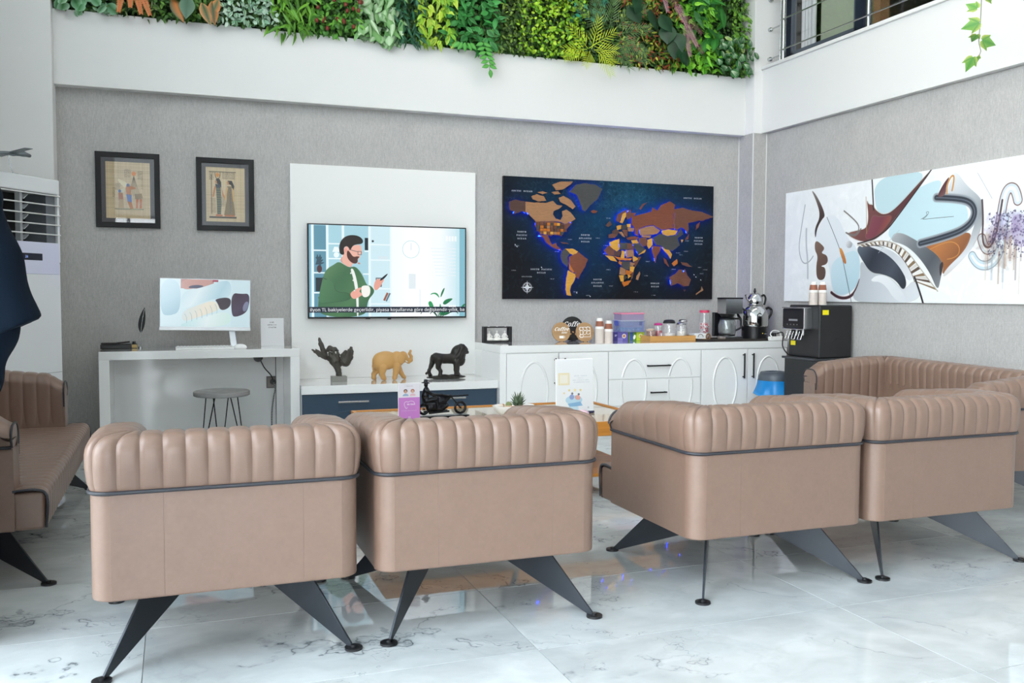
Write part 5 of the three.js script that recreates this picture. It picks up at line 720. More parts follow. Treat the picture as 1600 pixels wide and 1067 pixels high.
  stack(5.262, 1.113, -6.56, 11, 'cups on the dispenser', 'on the dispenser, left of the two', 0.95); stack(5.345, 1.113, -6.545, 11, 'cups on the dispenser right', 'on the dispenser, right of the two', 0.95);
}
// ───────────────────────── boxes, jars and tray
{
  const clear = (c, a = 0.85) => mat(c, 0.12, 0, { transmission: a, thickness: 0 });
  const tea = (name, label, x, z, c1, draw) => { const o = thing(name, label, 'box', [x, TOP, z]); mesh('carton', rbox(0.155, 0.084, 0.13, 0.002, 0, 0.042, 0), mat(c1, 0.5), o); mesh('print', quadPrint(0.152, 0.082).translate(0, 0.042, 0.0658), mat(0xffffff, 0.45, 0, { map: canvasTex(256, 138, draw) }), o); };
  tea('tea_box', 'purple tea box under the plastic containers', 3.955, -7.745, 0x5a4a9a, (c) => { c.fillStyle = '#6a5fb0'; c.fillRect(0, 0, 256, 138); c.fillStyle = '#3f3a86'; c.fillRect(0, 0, 70, 138); c.fillStyle = '#8f86cc'; c.fillRect(70, 90, 90, 48); c.fillStyle = '#f2e6d8'; c.beginPath(); c.arc(185, 62, 36, 0, 7); c.fill(); c.fillStyle = '#c9803a'; c.beginPath(); c.arc(185, 62, 22, 0, 7); c.fill(); c.fillStyle = '#e8e4f4'; c.fillRect(20, 40, 38, 10); c.fillRect(20, 58, 28, 8); });
  tea('tea_box', 'green tea box under the plastic containers', 4.12, -7.735, 0x7fa838, (c) => { c.fillStyle = '#5a8a2c'; c.fillRect(0, 0, 256, 138); c.fillStyle = '#3b5a9a'; c.fillRect(0, 0, 60, 138); c.fillStyle = '#b7cf3a'; c.fillRect(120, 0, 136, 138); c.fillStyle = '#e8efc0'; c.beginPath(); c.arc(195, 60, 34, 0, 7); c.fill(); c.fillStyle = '#d9b04a'; c.beginPath(); c.arc(195, 60, 18, 0, 7); c.fill(); c.fillStyle = '#eef5dc'; c.beginPath(); c.ellipse(85, 80, 22, 38, 0.3, 0, 7); c.fill(); });
  const hollow = (w, h, d, t = 0.003) => join(box(w, t, d, 0, t / 2, 0), box(w, h, t, 0, h / 2, d / 2), box(w, h, t, 0, h / 2, -d / 2), box(t, h, d, w / 2, h / 2, 0), box(t, h, d, -w / 2, h / 2, 0));
  const b = thing('storage_box', 'translucent blue plastic box with clip handles on the tea boxes', 'box', [4.06, TOP + 0.084, -7.72]); mesh('tub', hollow(0.25, 0.1, 0.15), mat(0xdfe6fb, 0.2, 0, { transmission: 0.85, thickness: 0 }), b); mesh('lid', rbox(0.265, 0.014, 0.165, 0.004, 0, 0.107, 0), mat(0xe2e9fb, 0.25, 0, { transmission: 0.6, thickness: 0 }), b); for (const s of [-1, 1]) mesh('clip', rbox(0.012, 0.05, 0.06, 0.003, s * 0.132, 0.085, 0), mat(0x3f4fa8, 0.35), b); 
  const r = rng(44), sw = []; for (let i = 0; i < 60; i++) { const s = mesh('sachet', rbox(0.03, 0.006, 0.02, 0.002, 0, 0, 0, 1), mat([0x4aa8b8, 0xe8efe6, 0x2f7fa8, 0xd8dce6][i % 4], 0.5), null); sw.push(s.geometry.clone().rotateX(r() * 3).rotateY(r() * 3).translate((r() - 0.5) * 0.2, 0.012 + r() * 0.025, (r() - 0.5) * 0.11)); } const sa = mesh('sachets', join(...sw), mat(0x5fb4c4, 0.5), b, 'turquoise sachets inside'); sa.userData.kind = 'stuff';
  const p = thing('storage_box', 'clear plastic box with pink lid on top of the blue box', 'box', [4.06, TOP + 0.198, -7.72]); mesh('tub', hollow(0.235, 0.055, 0.145), mat(0xe2d6ee, 0.15, 0, { transmission: 0.7, thickness: 0 }), p); mesh('lid', rbox(0.255, 0.014, 0.16, 0.005, 0, 0.061, 0), mat(0xe88aa6, 0.4), p, 'pink lid'); mesh('packs', join(...[0, 1, 2, 3].map((i) => rbox(0.05, 0.03, 0.09, 0.004, -0.08 + i * 0.054, 0.02, 0))), mat(0x6a6f8c, 0.5), p);
  const t = thing('serving_tray', 'bamboo tray carrying the sugar jars', 'tray', [4.4, TOP, -7.57]); mesh('base', rspan(-0.245, 0.245, 0, 0.012, -0.095, 0.095, 0.004), M.bamboo, t); for (const s of [-1, 1]) { mesh('side', rspan(-0.245, 0.245, 0.008, 0.052, s * 0.089 - 0.006, s * 0.089 + 0.006, 0.003), M.bamboo, t); mesh('side', rspan(s * 0.239 - 0.006, s * 0.239 + 0.006, 0.008, 0.052, -0.088, 0.088, 0.003), M.bamboo, t); }
  const jar = (name, label, x, z, rad, h, lidM, lidH, fill, fillH, cat = 'jar') => { const o = thing(name, label, cat, [x, TOP + 0.0125, z]); mesh('glass', lathe([[0, 0], [rad * 0.95, 0], [rad, 0.006], [rad, h * 0.86], [rad * 0.86, h], [rad * 0.82, h], [rad * 0.94, h * 0.84], [rad * 0.94, 0.01], [0, 0.01]], 28), mat(0xffffff, 0.03, 0, { transmission: 0.94, thickness: 0 }), o); if (fill) mesh('contents', cyl(rad * 0.92, rad * 0.92, fillH, 0, 0.0105, 0, 24), fill, o); if (lidM) mesh('lid', lathe([[0, lidH], [rad * 0.5, lidH], [rad * 0.85, lidH * 0.8], [rad * 0.98, 0.006], [rad * 0.98, 0], [0, 0]], 28).translate(0, h + 0.0005, 0), lidM, o); return o; };
  jar('sugar_bowl', 'small brown bowl of sugar sticks at the left of the bamboo tray', 4.212, -7.56, 0.046, 0.085, null, 0, mat(0x8f5a48, 0.6), 0.07, 'bowl').add((() => { const g = []; const q = rng(3); for (let i = 0; i < 14; i++) g.push(rbox(0.05, 0.008, 0.01, 0.002, 0, 0, 0, 1).rotateY(q() * 3).translate((q() - 0.5) * 0.04, 0.088 + q() * 0.014, (q() - 0.5) * 0.04)); const m = new THREE.Mesh(join(...g), mat(0xe6cdb4, 0.6)); m.name = 'sugar_sticks'; m.userData.kind = 'stuff'; m.castShadow = true; return m; })());
  jar('glass_jar', 'small glass jar with magenta lid on the bamboo tray', 4.31, -7.6, 0.04, 0.135, mat(0xc43a86, 0.35), 0.022, mat(0xb04a5a, 0.6), 0.075);
  jar('glass_tumbler', 'low clear glass tumbler in front of the magenta jar', 4.295, -7.515, 0.03, 0.065, null, 0, mat(0xd8d4ce, 0.6), 0.02, 'glass');
  jar('glass_jar', 'glass jar of sugar with large black lid on the bamboo tray', 4.405, -7.56, 0.06, 0.155, M.blackPlastic, 0.034, mat(0xf0efec, 0.8), 0.05);
  jar('glass_jar', 'glass jar of cubes with steel lid in the front right of the bamboo tray', 4.52, -7.535, 0.048, 0.14, M.steel, 0.022, mat(0xdedbd4, 0.8), 0.07);
  jar('glass_jar', 'tall glass jar with steel lid at the back right of the bamboo tray', 4.585, -7.615, 0.044, 0.165, M.steel, 0.024, mat(0xe9e7e2, 0.8), 0.09);
  { const o = thing('napkin_holder', 'white napkin box with gold rim right of the bamboo tray', 'napkin box', [4.77, TOP, -7.64]); mesh('box', rbox(0.14, 0.062, 0.1, 0.006, 0, 0.033, 0), M.paperWhite, o); mesh('rim', rbox(0.144, 0.014, 0.104, 0.004, 0, 0.007, 0), mat(0xc9a04a, 0.3, 0.7), o); mesh('handle', new THREE.TorusGeometry(0.028, 0.003, 8, 24, Math.PI).translate(0, 0.03, 0.052), mat(0x6b6058, 0.4), o); }
  { const o = solo('wooden_ring', new THREE.TorusGeometry(0.027, 0.007, 10, 28).translate(0, 0.034, 0), mat(0x8a6038, 0.5), 'small brown wooden ring standing before the straw bottle', 'ring', [4.83, TOP, -7.55], 0.3); }
  { const o = thing('straw_bottle', 'clear bottle with pink lid and red-white contents left of the coffee machine', 'bottle', [4.905, TOP, -7.74]); mesh('glass', lathe([[0, 0], [0.052, 0], [0.055, 0.006], [0.055, 0.18], [0.045, 0.22], [0.045, 0.262], [0.042, 0.262], [0.042, 0.222], [0.051, 0.18], [0.051, 0.008], [0, 0.008]], 28), mat(0xffffff, 0.03, 0, { transmission: 0.94, thickness: 0 }), o);
    const q = rng(51), red = [], wht = []; for (let i = 0; i < 150; i++) { const a = q() * 6.28, d = Math.sqrt(q()) * 0.042, g = rbox(0.016, 0.006, 0.01, 0.002, 0, 0, 0, 1).rotateX(q() * 3).rotateZ(q() * 3).translate(Math.cos(a) * d, 0.016 + q() * 0.14, Math.sin(a) * d); (i % 2 ? red : wht).push(g); } const A = mesh('sweets', join(...red), mat(0xd0455a, 0.5), o); A.userData.kind = 'stuff'; const B = mesh('sweets', join(...wht), mat(0xf0e6e4, 0.5), o); B.userData.kind = 'stuff'; mesh('lid', cyl(0.048, 0.048, 0.024, 0, 0.2625, 0, 28), mat(0xe0466a, 0.4), o, 'pink lid'); }
}
// ───────────────────────── coffee machine, samovar, dispenser, bin
{
  solo('black_tray', join(rspan(-0.375, 0.375, 0, 0.008, -0.17, 0.17, 0.003), rspan(-0.375, 0.375, 0.004, 0.018, 0.16, 0.17, 0.002), rspan(-0.375, 0.375, 0.004, 0.018, -0.17, -0.16, 0.002), rspan(-0.375, -0.365, 0.004, 0.018, -0.16, 0.16, 0.002), rspan(0.365, 0.375, 0.004, 0.018, -0.16, 0.16, 0.002)), mat(0x2b2523, 0.45), 'dark tray under the coffee machine and samovar', 'tray', [5.07, TOP, -7.53]);
  const o = thing('coffee_machine', 'black and steel filter coffee machine on the dark tray', 'coffee machine', [5.0, TOP + 0.0085, -7.51]);
  const dShape = (r, back) => { const q = new THREE.Shape(); q.absarc(0, 0, r, Math.PI, 0, false); q.lineTo(r, back); q.lineTo(-r, back); q.closePath(); return q; };   // round front, square back
  const dBlock = (r, back, y0, y1, bv = 0.004) => extrude(dShape(r - bv, back - bv), y1 - y0 - 2 * bv, bv, 2, 24).rotateX(Math.PI / 2).translate(0, y1 - bv, 0.02);
  mesh('base', dBlock(0.095, 0.12, 0, 0.035), M.steel, o); mesh('hot_plate', cyl(0.078, 0.078, 0.012, 0, 0.035, 0.02, 32), M.blackPlastic, o);
  mesh('column', rspan(-0.093, 0.093, 0.03, 0.26, -0.1, -0.06, 0.006), M.blackPlastic, o); mesh('head', dBlock(0.093, 0.12, 0.25, 0.392), M.steel, o); mesh('top', dBlock(0.096, 0.122, 0.39, 0.405), M.blackPlastic, o);
  mesh('emblem', new THREE.TorusGeometry(0.028, 0.003, 6, 20).scale(1.3, 0.6, 1).translate(-0.015, 0.32, 0.1125), M.darkSteel, o); mesh('filter_basket', cyl(0.06, 0.075, 0.03, 0, 0.216, 0.02, 28), M.blackPlastic, o);
  const jug = mesh('jug', lathe([[0, 0], [0.075, 0], [0.085, 0.02], [0.086, 0.09], [0.07, 0.14], [0.068, 0.15], [0.064, 0.15], [0.082, 0.09], [0.08, 0.02], [0, 0.004]], 36).translate(0, 0.0475, 0.02), mat(0xd9dcdc, 0.02, 0, { transmission: 0.85, thickness: 0 }), o, 'glass coffee jug'); mesh('band', lathe([[0.0715, 0.142], [0.0725, 0.165], [0, 0.168]], 30).translate(0, 0.0475, 0.02), M.blackPlastic, jug); mesh('handle', tube([[0.07, 0.2, 0.03], [0.125, 0.195, 0.05], [0.135, 0.12, 0.055], [0.085, 0.085, 0.035]], 0.009, 30, 10), M.blackPlastic, jug); mesh('liner', lathe([[0.078, 0.022], [0.08, 0.085], [0.066, 0.135]], 30).translate(0, 0.0475, 0.02), M.steel, jug);

  const s = thing('samovar', 'chrome electric samovar with teapot on top and black handles', 'samovar', [5.312, TOP + 0.0085, -7.49]);
  mesh('base', lathe([[0, 0], [0.118, 0], [0.122, 0.01], [0.122, 0.118], [0.126, 0.125], [0, 0.125]], 40), M.blackPlastic, s); mesh('body', lathe([[0.125, 0.125], [0.132, 0.14], [0.132, 0.225], [0.115, 0.285], [0.085, 0.318], [0.078, 0.326], [0, 0.326]], 44), M.chrome, s);
  mesh('teapot', lathe([[0.05, 0.327], [0.068, 0.332], [0.078, 0.36], [0.074, 0.4], [0.055, 0.43], [0.05, 0.436], [0.04, 0.446], [0, 0.45]], 40), M.chrome, s); mesh('knob', sdfBody([...chain([0, 0.45, 0, 0.006], [0, 0.465, 0, 0.012], [0, 0.488, 0, 0.009])], 0.004, 0.006), M.blackPlastic, s);
  mesh('spout', tube([[-0.07, 0.365, 0.01], [-0.1, 0.395, 0.012], [-0.115, 0.43, 0.014]], 0.01, 16, 10), M.chrome, s); for (const sx of [-1, 1]) mesh('handle', tube([[sx * 0.11, 0.28, 0], [sx * 0.16, 0.305, 0], [sx * 0.195, 0.285, 0], [sx * 0.19, 0.24, 0], [sx * 0.155, 0.19, 0], [sx * 0.15, 0.13, 0], [sx * 0.126, 0.09, 0]], 0.012, 50, 10), M.blackPlastic, s);
  mesh('teapot_handle', tube([[0.065, 0.41, 0], [0.105, 0.428, 0], [0.125, 0.4, 0], [0.118, 0.355, 0], [0.11, 0.335, 0]], 0.01, 36, 10), M.blackPlastic, s); mesh('emblem', join(new THREE.TorusGeometry(0.024, 0.003, 6, 20, 4).rotateZ(0.5).translate(-0.01, 0.23, 0), new THREE.TorusGeometry(0.016, 0.003, 6, 20, 4).rotateZ(2).translate(0.02, 0.19, 0)).translate(-0.02, 0, 0.128), M.darkSteel, s); mesh('pilot_light', cyl(0.004, 0.004, 0.004, 0, 0, 0, 10).rotateX(Math.PI / 2).translate(0.01, 0.06, 0.122), mat(0xe8c84a, 0.4, 0, { emissive: 0xe8c040, emissiveIntensity: 0.8 }), s); mesh('plate_text', quadPrint(0.045, 0.007).translate(0.045, 0.055, 0.117).rotateY(0.0), mat(0xb9b9b9, 0.4), s);

  const st = thing('power_strip', 'white power strip with black plugs at the right end of the worktop', 'power strip', [5.44, TOP, -7.32]); mesh('housing', rbox(0.15, 0.04, 0.055, 0.01, 0, 0.021, 0), M.paperWhite, st); mesh('lead', tube([[0.06, 0.04, 0.0], [0.03, 0.085, 0.01], [-0.05, 0.095, 0.02], [-0.085, 0.06, 0.03], [-0.06, 0.03, 0.035]], 0.006, 40, 8), M.paperWhite, st); for (const x of [-0.055, -0.015]) mesh('plug', cyl(0.018, 0.014, 0.035, x, 0.04, 0, 16), M.blackPlastic, st);
  const ln = thing('machine_lead', 'black lead drooping from the power strip towards the dispenser', 'cable', [5.42, TOP + 0.07, -7.25]); mesh('lead', tube([[0, 0, -0.03], [0.01, 0.01, 0.05], [-0.01, -0.12, 0.08], [0.02, -0.2, 0.15], [0.09, -0.21, 0.35], [0.13, -0.2, 0.44]], 0.0055, 60, 8), M.blackMatte, ln);

  const d = thing('water_dispenser', 'black water dispenser with tap panel and yellow labels beside the right wall', 'water dispenser', [5.365, 0, -6.602]), bx = (x0, x1, y0, y1, z0, z1, r = 0.008) => rspan(x0 - 5.365, x1 - 5.365, y0, y1, z0 + 6.602, z1 + 6.602, r), black = mat(0x1f1f21, 0.5);
  mesh('stand', bx(5.165, 5.55, 0, 0.64, -6.82, -6.39), black, d); mesh('stand_top', bx(5.145, 5.555, 0.632, 0.652, -6.835, -6.382, 0.006), mat(0x4a4c50, 0.3, 0.4), d); mesh('body', bx(5.2, 5.55, 0.652, 1.113, -6.812, -6.395, 0.016), black, d); mesh('side_grip', bx(5.36, 5.46, 0.81, 0.835, -6.4, -6.3945, 0.002), M.blackPlastic, d);
  const px = 5.115; mesh('panel', bx(px, 5.21, 0.905, 1.085, -6.8, -6.5, 0.02), M.blackPlastic, d, 'glossy black control panel'); mesh('trim', join(bx(px - 0.002, 5.2, 0.895, 0.907, -6.8, -6.5, 0.005), bx(px - 0.002, 5.2, 0.905, 1.088, -6.5, -6.49, 0.004), bx(px - 0.002, 5.2, 1.082, 1.092, -6.8, -6.5, 0.004)), M.steel, d);
  mesh('panel_text', quadPrint(0.12, 0.016).rotateY(-Math.PI / 2).translate(px - 5.365 - 0.0012, 0.98, -6.64 + 6.602), mat(0x9a9a9c, 0.4), d); for (let i = 0; i < 4; i++) mesh('button', cyl(0.005, 0.005, 0.003, 0, 0, 0, 10).rotateZ(Math.PI / 2).translate(px - 5.365, 0.94, -6.72 + i * 0.045 + 6.602), mat(0x77777a, 0.4), d);
  for (let i = 0; i < 3; i++) { const z = -6.735 + i * 0.085 + 6.602, x = 5.165 - 5.365; const tp = mesh('tap', join(rod([x, 0.895, z], [x, 0.845, z], 0.013), rod([x + 0.03, 0.875, z], [x, 0.875, z], 0.008)), M.chrome, d); mesh('lever', join(rod([x - 0.02, 0.88, z - 0.022], [x - 0.045, 0.81, z - 0.022], 0.0022, 6), rod([x - 0.02, 0.88, z + 0.022], [x - 0.045, 0.81, z + 0.022], 0.0035, 6), rod([x - 0.045, 0.81, z - 0.022], [x - 0.045, 0.81, z + 0.022], 0.0035, 6)), M.chrome, tp); }
  const yl = mat(0xf2e20a, 0.5); mesh('label', box(0.001, 0.04, 0.065).translate(5.199 - 5.365, 0.772, -6.745 + 6.602), yl, d, 'yellow sticker'); mesh('label', box(0.065, 0.042, 0.001).translate(5.262 - 5.365, 1.05, -6.3945 + 6.602), yl, d, 'yellow sticker');

  const b = thing('waste_bin', 'grey round waste bin with blue bag folded over beside the dispenser', 'bin', [5.215, 0, -7.02]); mesh('body', lathe([[0, 0], [0.115, 0], [0.12, 0.01], [0.142, 0.36], [0.15, 0.4], [0.146, 0.45], [0.128, 0.487], [0.095, 0.492], [0.09, 0.484], [0.09, 0.42], [0, 0.42]], 40), mat(0x4e565f, 0.4), b);
  { const N = 60, H = 7, pos = [], idx = [], q = rng(66); for (let j = 0; j <= H; j++) for (let i = 0; i <= N; i++) { const a = i / N * Math.PI * 2, t = j / H, rr = 0.156 + 0.028 * t * t + 0.006 * Math.sin(a * 9 + 1) * t + 0.01 * Math.sin(a * 3 + 4) * t, y = 0.412 - t * (0.125 + 0.022 * Math.sin(a * 2 + 2.5)); pos.push(Math.cos(a) * rr, y, Math.sin(a) * rr); } for (let j = 0; j < H; j++) for (let i = 0; i < N; i++) { const a = j * (N + 1) + i; idx.push(a, a + 1, a + N + 1, a + 1, a + N + 2, a + N + 1); } const g = new THREE.BufferGeometry(); g.setAttribute('position', new THREE.Float32BufferAttribute(pos, 3)); g.setIndex(idx); g.computeVertexNormals(); mesh('bag', g, mat(0x0f86cf, 0.35, 0, { side: THREE.DoubleSide }), b, 'blue plastic bag folded over the rim'); }
}

// ───────────────────────── leaves
const leafMat = mat(0xffffff, 0.55, 0, { vertexColors: true, side: THREE.DoubleSide });
const glossLeaf = mat(0xffffff, 0.48, 0, { vertexColors: true, side: THREE.DoubleSide });
const lin = (hex) => new THREE.Color(hex);
const WIDTH = { oval: (t) => Math.sin(Math.PI * Math.pow(t, 0.8)), lance: (t) => Math.pow(Math.sin(Math.PI * Math.pow(t, 0.75)), 1.1) * 0.9, round: (t) => Math.sqrt(Math.max(0, 1 - Math.pow(2 * t - 1, 2))), needle: (t) => 1 - t * 0.9, ivy: (t) => t < 0.3 ? 0.5 + t * 1.7 : 1.0 - (t - 0.3) / 0.7 };
// one leaf along +y from the origin, face towards +z: stations of left edge, rib, right edge
function addLeaf(out, m4, L, W, shape, curl, fold, mid, edge, n = 5) {
  const base = out.pos.length / 3, v = new THREE.Vector3(), f = WIDTH[shape];
  for (let i = 0; i <= n; i++) { const t = i / n, w = (i === n && shape !== 'needle' ? 0 : Math.max(0.06, f(t))) * W / 2, y = L * t, z = -curl * t * t * L;
    for (const s of [-1, 0, 1]) { v.set(s * w, y, z + (s ? -fold * w : 0)).applyMatrix4(m4); out.pos.push(v.x, v.y, v.z); const c = s ? edge : mid; out.col.push(c.r, c.g, c.b); } }
  for (let i = 0; i < n; i++) for (let s = 0; s < 2; s++) { const a = base + i * 3 + s, b = a + 3; out.idx.push(a, a + 1, b, a + 1, b + 1, b); }
}
function leafGeo(out) { const g = new THREE.BufferGeometry(); g.setAttribute('position', new THREE.Float32BufferAttribute(out.pos, 3)); g.setAttribute('color', new THREE.Float32BufferAttribute(out.col, 3)); g.setIndex(out.idx); g.computeVertexNormals(); return g; }
const newOut = () => ({ pos: [], col: [], idx: [] });
function orient(p, dir, roll) { // +y along dir, +z as far as possible towards the room
  const y = V3(dir).normalize(), z0 = new THREE.Vector3(Math.sin(roll) * 0.6, 0.25, 1), x = new THREE.Vector3().crossVectors(y, z0).normalize(), z = new THREE.Vector3().crossVectors(x, y); return new THREE.Matrix4().makeBasis(x, y, z).setPosition(p[0], p[1], p[2]);
}
const pick = (r, cols) => { const c = lin(cols[Math.floor(r() * cols.length)]), k = 0.82 + r() * 0.36; return c.multiplyScalar(k); };
// field of leaves over a patch (x0,x1,y0,y1) in front of the planted wall
function leafPatch({ seed, area, n, L, W, shape, mid, edge, droop = 0.5, out = 0.6, depth = 0.14, curl = 0.3, fold = 0.25, soft = 0.25 }) {
  const r = rng(seed), o = newOut(), [x0, x1, y0, y1] = area;
  for (let i = 0; i < n; i++) {
    const x = lerp(x0, x1, r()) + (r() - 0.5) * soft * 0.2, y = lerp(y0, y1, r()), z = -7.9 + r() * depth, l = L * (0.65 + r() * 0.7), w = W * (0.7 + r() * 0.6);
    const d = [(r() - 0.5) * 1.7, -droop + (r() - 0.5) * 1.3, out * (0.3 + r())], m = pick(r, mid), e = edge ? pick(r, edge) : m.clone().multiplyScalar(0.92);
    addLeaf(o, orient([x, y, z], d, r() * 6), l, w, shape, curl * (0.5 + r()), fold, m, e);
  }
  return leafGeo(o);
}
function ivyLeaf(s) { const o = newOut(), a = lin('#4f8f3c'), b = lin('#b9c060'); const lobes = [[0, 1], [0.75, 0.7], [-0.75, 0.7]]; for (const [q, k] of lobes) addLeaf(o, new THREE.Matrix4().makeRotationZ(q), s * 1.1 * k, s * 0.8 * k, 'ivy', 0.25, 0.2, a, k === 1 ? lin('#7fae4a') : b); return leafGeo(o).rotateX(0).rotateZ(Math.PI); }

// ───────────────────────── planted wall above the beam
{
  const Y0 = 3.385, top = (x) => 3.5 + 0.7 * (x + 0.83) / 6.2 + 0.22;
  const plant = (name, label, x0, x1, spec, y0 = Y0, y1 = null) => {
    const o = thing(name, label, 'plant', [0, 0, 0], 0, undefined), a = [x0, x1, y0, y1 ?? top((x0 + x1) / 2)], per = (a[1] - a[0]) * (a[3] - a[2]);
    const m = mesh('foliage', leafPatch({ ...spec, area: a, n: Math.round(per * spec.n) }), spec.gloss ? glossLeaf : leafMat, o); m.userData.kind = 'stuff';
    recentre(o); return o;
  };
  function recentre(o) { const b = new THREE.Box3().setFromObject(o), c = [(b.min.x + b.max.x) / 2, b.min.y, (b.min.z + b.max.z) / 2]; o.children.forEach((q) => { q.geometry.translate(-c[0], -c[1], -c[2]); }); o.position.set(...c); }
  const S = (seed, n, L, W, shape, mid, edge, more = {}) => ({ seed, n, L, W, shape, mid, edge, ...more });
  const ug = (seed, area, n) => leafPatch({ seed, area, n, L: 0.05, W: 0.025, shape: 'oval', mid: ['#33561f', '#27471b', '#3f6a24'], depth: 0.05 });
  const bed = mesh('undergrowth', mergeGeometries([ug(1, [-0.82, 5.42, Y0 + 0.01, 3.75], 5200), ug(2, [1.8, 5.42, 3.7, 4.35], 3800)]), leafMat, scene); bed.userData = { label: 'dense dark green undergrowth of the plant wall behind all the plants', category: 'greenery', kind: 'stuff' };
  plant('variegated_plant', 'plant with round white-edged leaves at the left end of the plant wall', -0.81, -0.42, S(3, 420, 0.09, 0.075, 'round', ['#3f7f45', '#57975a'], ['#a9cdb0', '#8fbf9a'], { droop: 0.7 }));
  plant('fine_fern', 'fine dark fern between the white-edged plant and the orange fern', -0.45, -0.1, S(4, 1500, 0.06, 0.012, 'lance', ['#4a6a2c', '#6b8a3a', '#8fa06a'], null));
  plant('mossy_plant', 'small-leaved green plant behind the rubber plant leaves', -0.12, 0.35, S(5, 1500, 0.045, 0.022, 'oval', ['#4f7f2a', '#3c6a24', '#6a9a35'], null));
  plant('silver_bush', 'silvery small-leaved bush left of the bright green fern', 0.33, 0.82, S(6, 1900, 0.05, 0.026, 'oval', ['#6a9a72', '#9fc2a8', '#4f8a4a', '#c3d6c4'], ['#8fb49a', '#b9d0bd']));
  plant('bright_fern', 'bright green long-leaved fern left of the red-budded plant', 0.8, 1.12, S(7, 1100, 0.12, 0.026, 'lance', ['#5f9a2a', '#7ab836', '#487f22'], null, { droop: 0.9 }));
  { const o = plant('budded_plant', 'green plant dotted with red-brown buds in the plant wall', 1.1, 1.52, S(8, 1700, 0.055, 0.026, 'oval', ['#4f8f2a', '#69a838', '#3a7322'], null)); const r = rng(40), bud = sdfBody([ell([0, 0, 0], [0.016, 0.02, 0.016])], 0.006), bm = mat(0x7a3326, 0.7); const p = o.position; for (let i = 0; i < 26; i++) { const b = mesh('bud', bud, bm, o); b.position.set(1.12 + r() * 0.4 - p.x, Y0 + 0.02 + r() * 0.45 - p.y, -7.78 + r() * 0.06 - p.z); } }
  plant('caladium', 'pale whitish green broad-leaved plant in the plant wall', 1.5, 1.86, S(9, 620, 0.12, 0.062, 'oval', ['#a9c79a', '#c4d8b8', '#7fae6a'], ['#5f9a52', '#86b47a'], { droop: 0.9 }));
  plant('dark_fern', 'dark blue-green fern left of the yellow-green ivy', 1.82, 2.06, S(10, 1100, 0.1, 0.02, 'lance', ['#1f5a3a', '#2c6f4a', '#17482f'], null, { droop: 0.8 }));
  plant('yellow_ivy', 'yellow-green ivy left of the trailing branch', 2.02, 2.36, S(11, 1200, 0.075, 0.042, 'ivy', ['#7fb82c', '#a4cc38', '#5fa22a'], ['#c9d94a', '#8fc23a'], { droop: 0.9 }));
  { const o = plant('trailing_shrub', 'dark green leafy shrub with one branch trailing over the beam', 2.3, 2.78, S(12, 850, 0.085, 0.045, 'oval', ['#2f7a35', '#3f9445', '#24632c'], ['#4aa04f', '#37883d'], { droop: 0.4 })); const p = o.position, r = rng(41);
    mesh('branch', tube([[2.56, Y0 + 0.1, -7.8], [2.62, Y0 + 0.02, -7.74], [2.66, Y0 - 0.08, -7.74], [2.665, Y0 - 0.2, -7.76]].map((q) => [q[0] - p.x, q[1] - p.y, q[2] - p.z]), 0.003, 30, 6), mat(0x6a8a4a, 0.6), o);
    for (let i = 0; i < 13; i++) { const t = Math.floor(i / 2) / 6, s = i % 2 ? 1 : -1, out = newOut(); addLeaf(out, orient([0, 0, 0], i === 12 ? [0.1, -1, 0.2] : [s, -0.35, 0.4], 0), 0.075, 0.042, 'oval', 0.3, 0.25, lin('#5fb04a'), lin('#3f8f3a')); const l = mesh('leaf', leafGeo(out), leafMat, o); l.position.set(lerp(2.6, 2.665, t) - p.x, Y0 + 0.03 - t * 0.225 - p.y, -7.735 - p.z); }
    for (let i = 0; i < 5; i++) { const out = newOut(); addLeaf(out, orient([0, 0, 0], [i - 2, -1.6, 0.5], 0), 0.08, 0.045, 'oval', 0.3, 0.25, lin('#5fb04a'), lin('#3f8f3a')); const l = mesh('leaf', leafGeo(out), leafMat, o); l.position.set(2.38 + i * 0.025 - p.x, Y0 + 0.02 - p.y, -7.74 - p.z); } }
  plant('olive_bush', 'dark olive small-leaved bush right of the trailing branch', 2.72, 3.05, S(13, 2200, 0.038, 0.018, 'oval', ['#3f5a1f', '#557a26', '#2c4518', '#7a9a35'], null));
  plant('lime_boxwood', 'lime green boxwood with tiny round leaves left of the yellow palm', 2.96, 3.62, S(14, 2600, 0.032, 0.026, 'round', ['#7fb41f', '#9ccc2c', '#5f971c', '#b4d63a'], null, { droop: 0.1, out: 1.0 }));
  plant('teal_succulents', 'blue-green rosette plants above the palms', 3.5, 3.85, S(15, 800, 0.06, 0.03, 'lance', ['#2f8a6a', '#4aa07a', '#1f6a5a'], null, { out: 1 }), Y0 + 0.36);
  plant('autumn_shrub', 'red-brown and green small shrub below the large dark leaves', 3.98, 4.62, S(16, 1500, 0.055, 0.022, 'lance', ['#7a9a2c', '#557f24', '#8f4a2a', '#9a3f2a', '#a8b43a'], null));
  plant('bright_shrub', 'fresh bright green shrub left of the striped leaves', 4.6, 5.06, S(17, 1300, 0.07, 0.042, 'ivy', ['#5fae1f', '#7cc42c', '#45921c'], ['#8fd03a', '#5fa82a']));
  plant('banana_leaves', 'broad dark green leaves above the striped leaves', 4.78, 5.12, S(18, 280, 0.17, 0.075, 'oval', ['#2f7a2c', '#3f8f35', '#256326'], ['#3a8a32', '#2c6f2a'], { droop: 0.7 }), Y0 + 0.22);
  plant('edge_hedge', 'light green leafy strip at the right end of the plant wall', 5.22, 5.41, S(19, 1700, 0.05, 0.026, 'oval', ['#6a9f2f', '#86b83c', '#4f8426'], null));
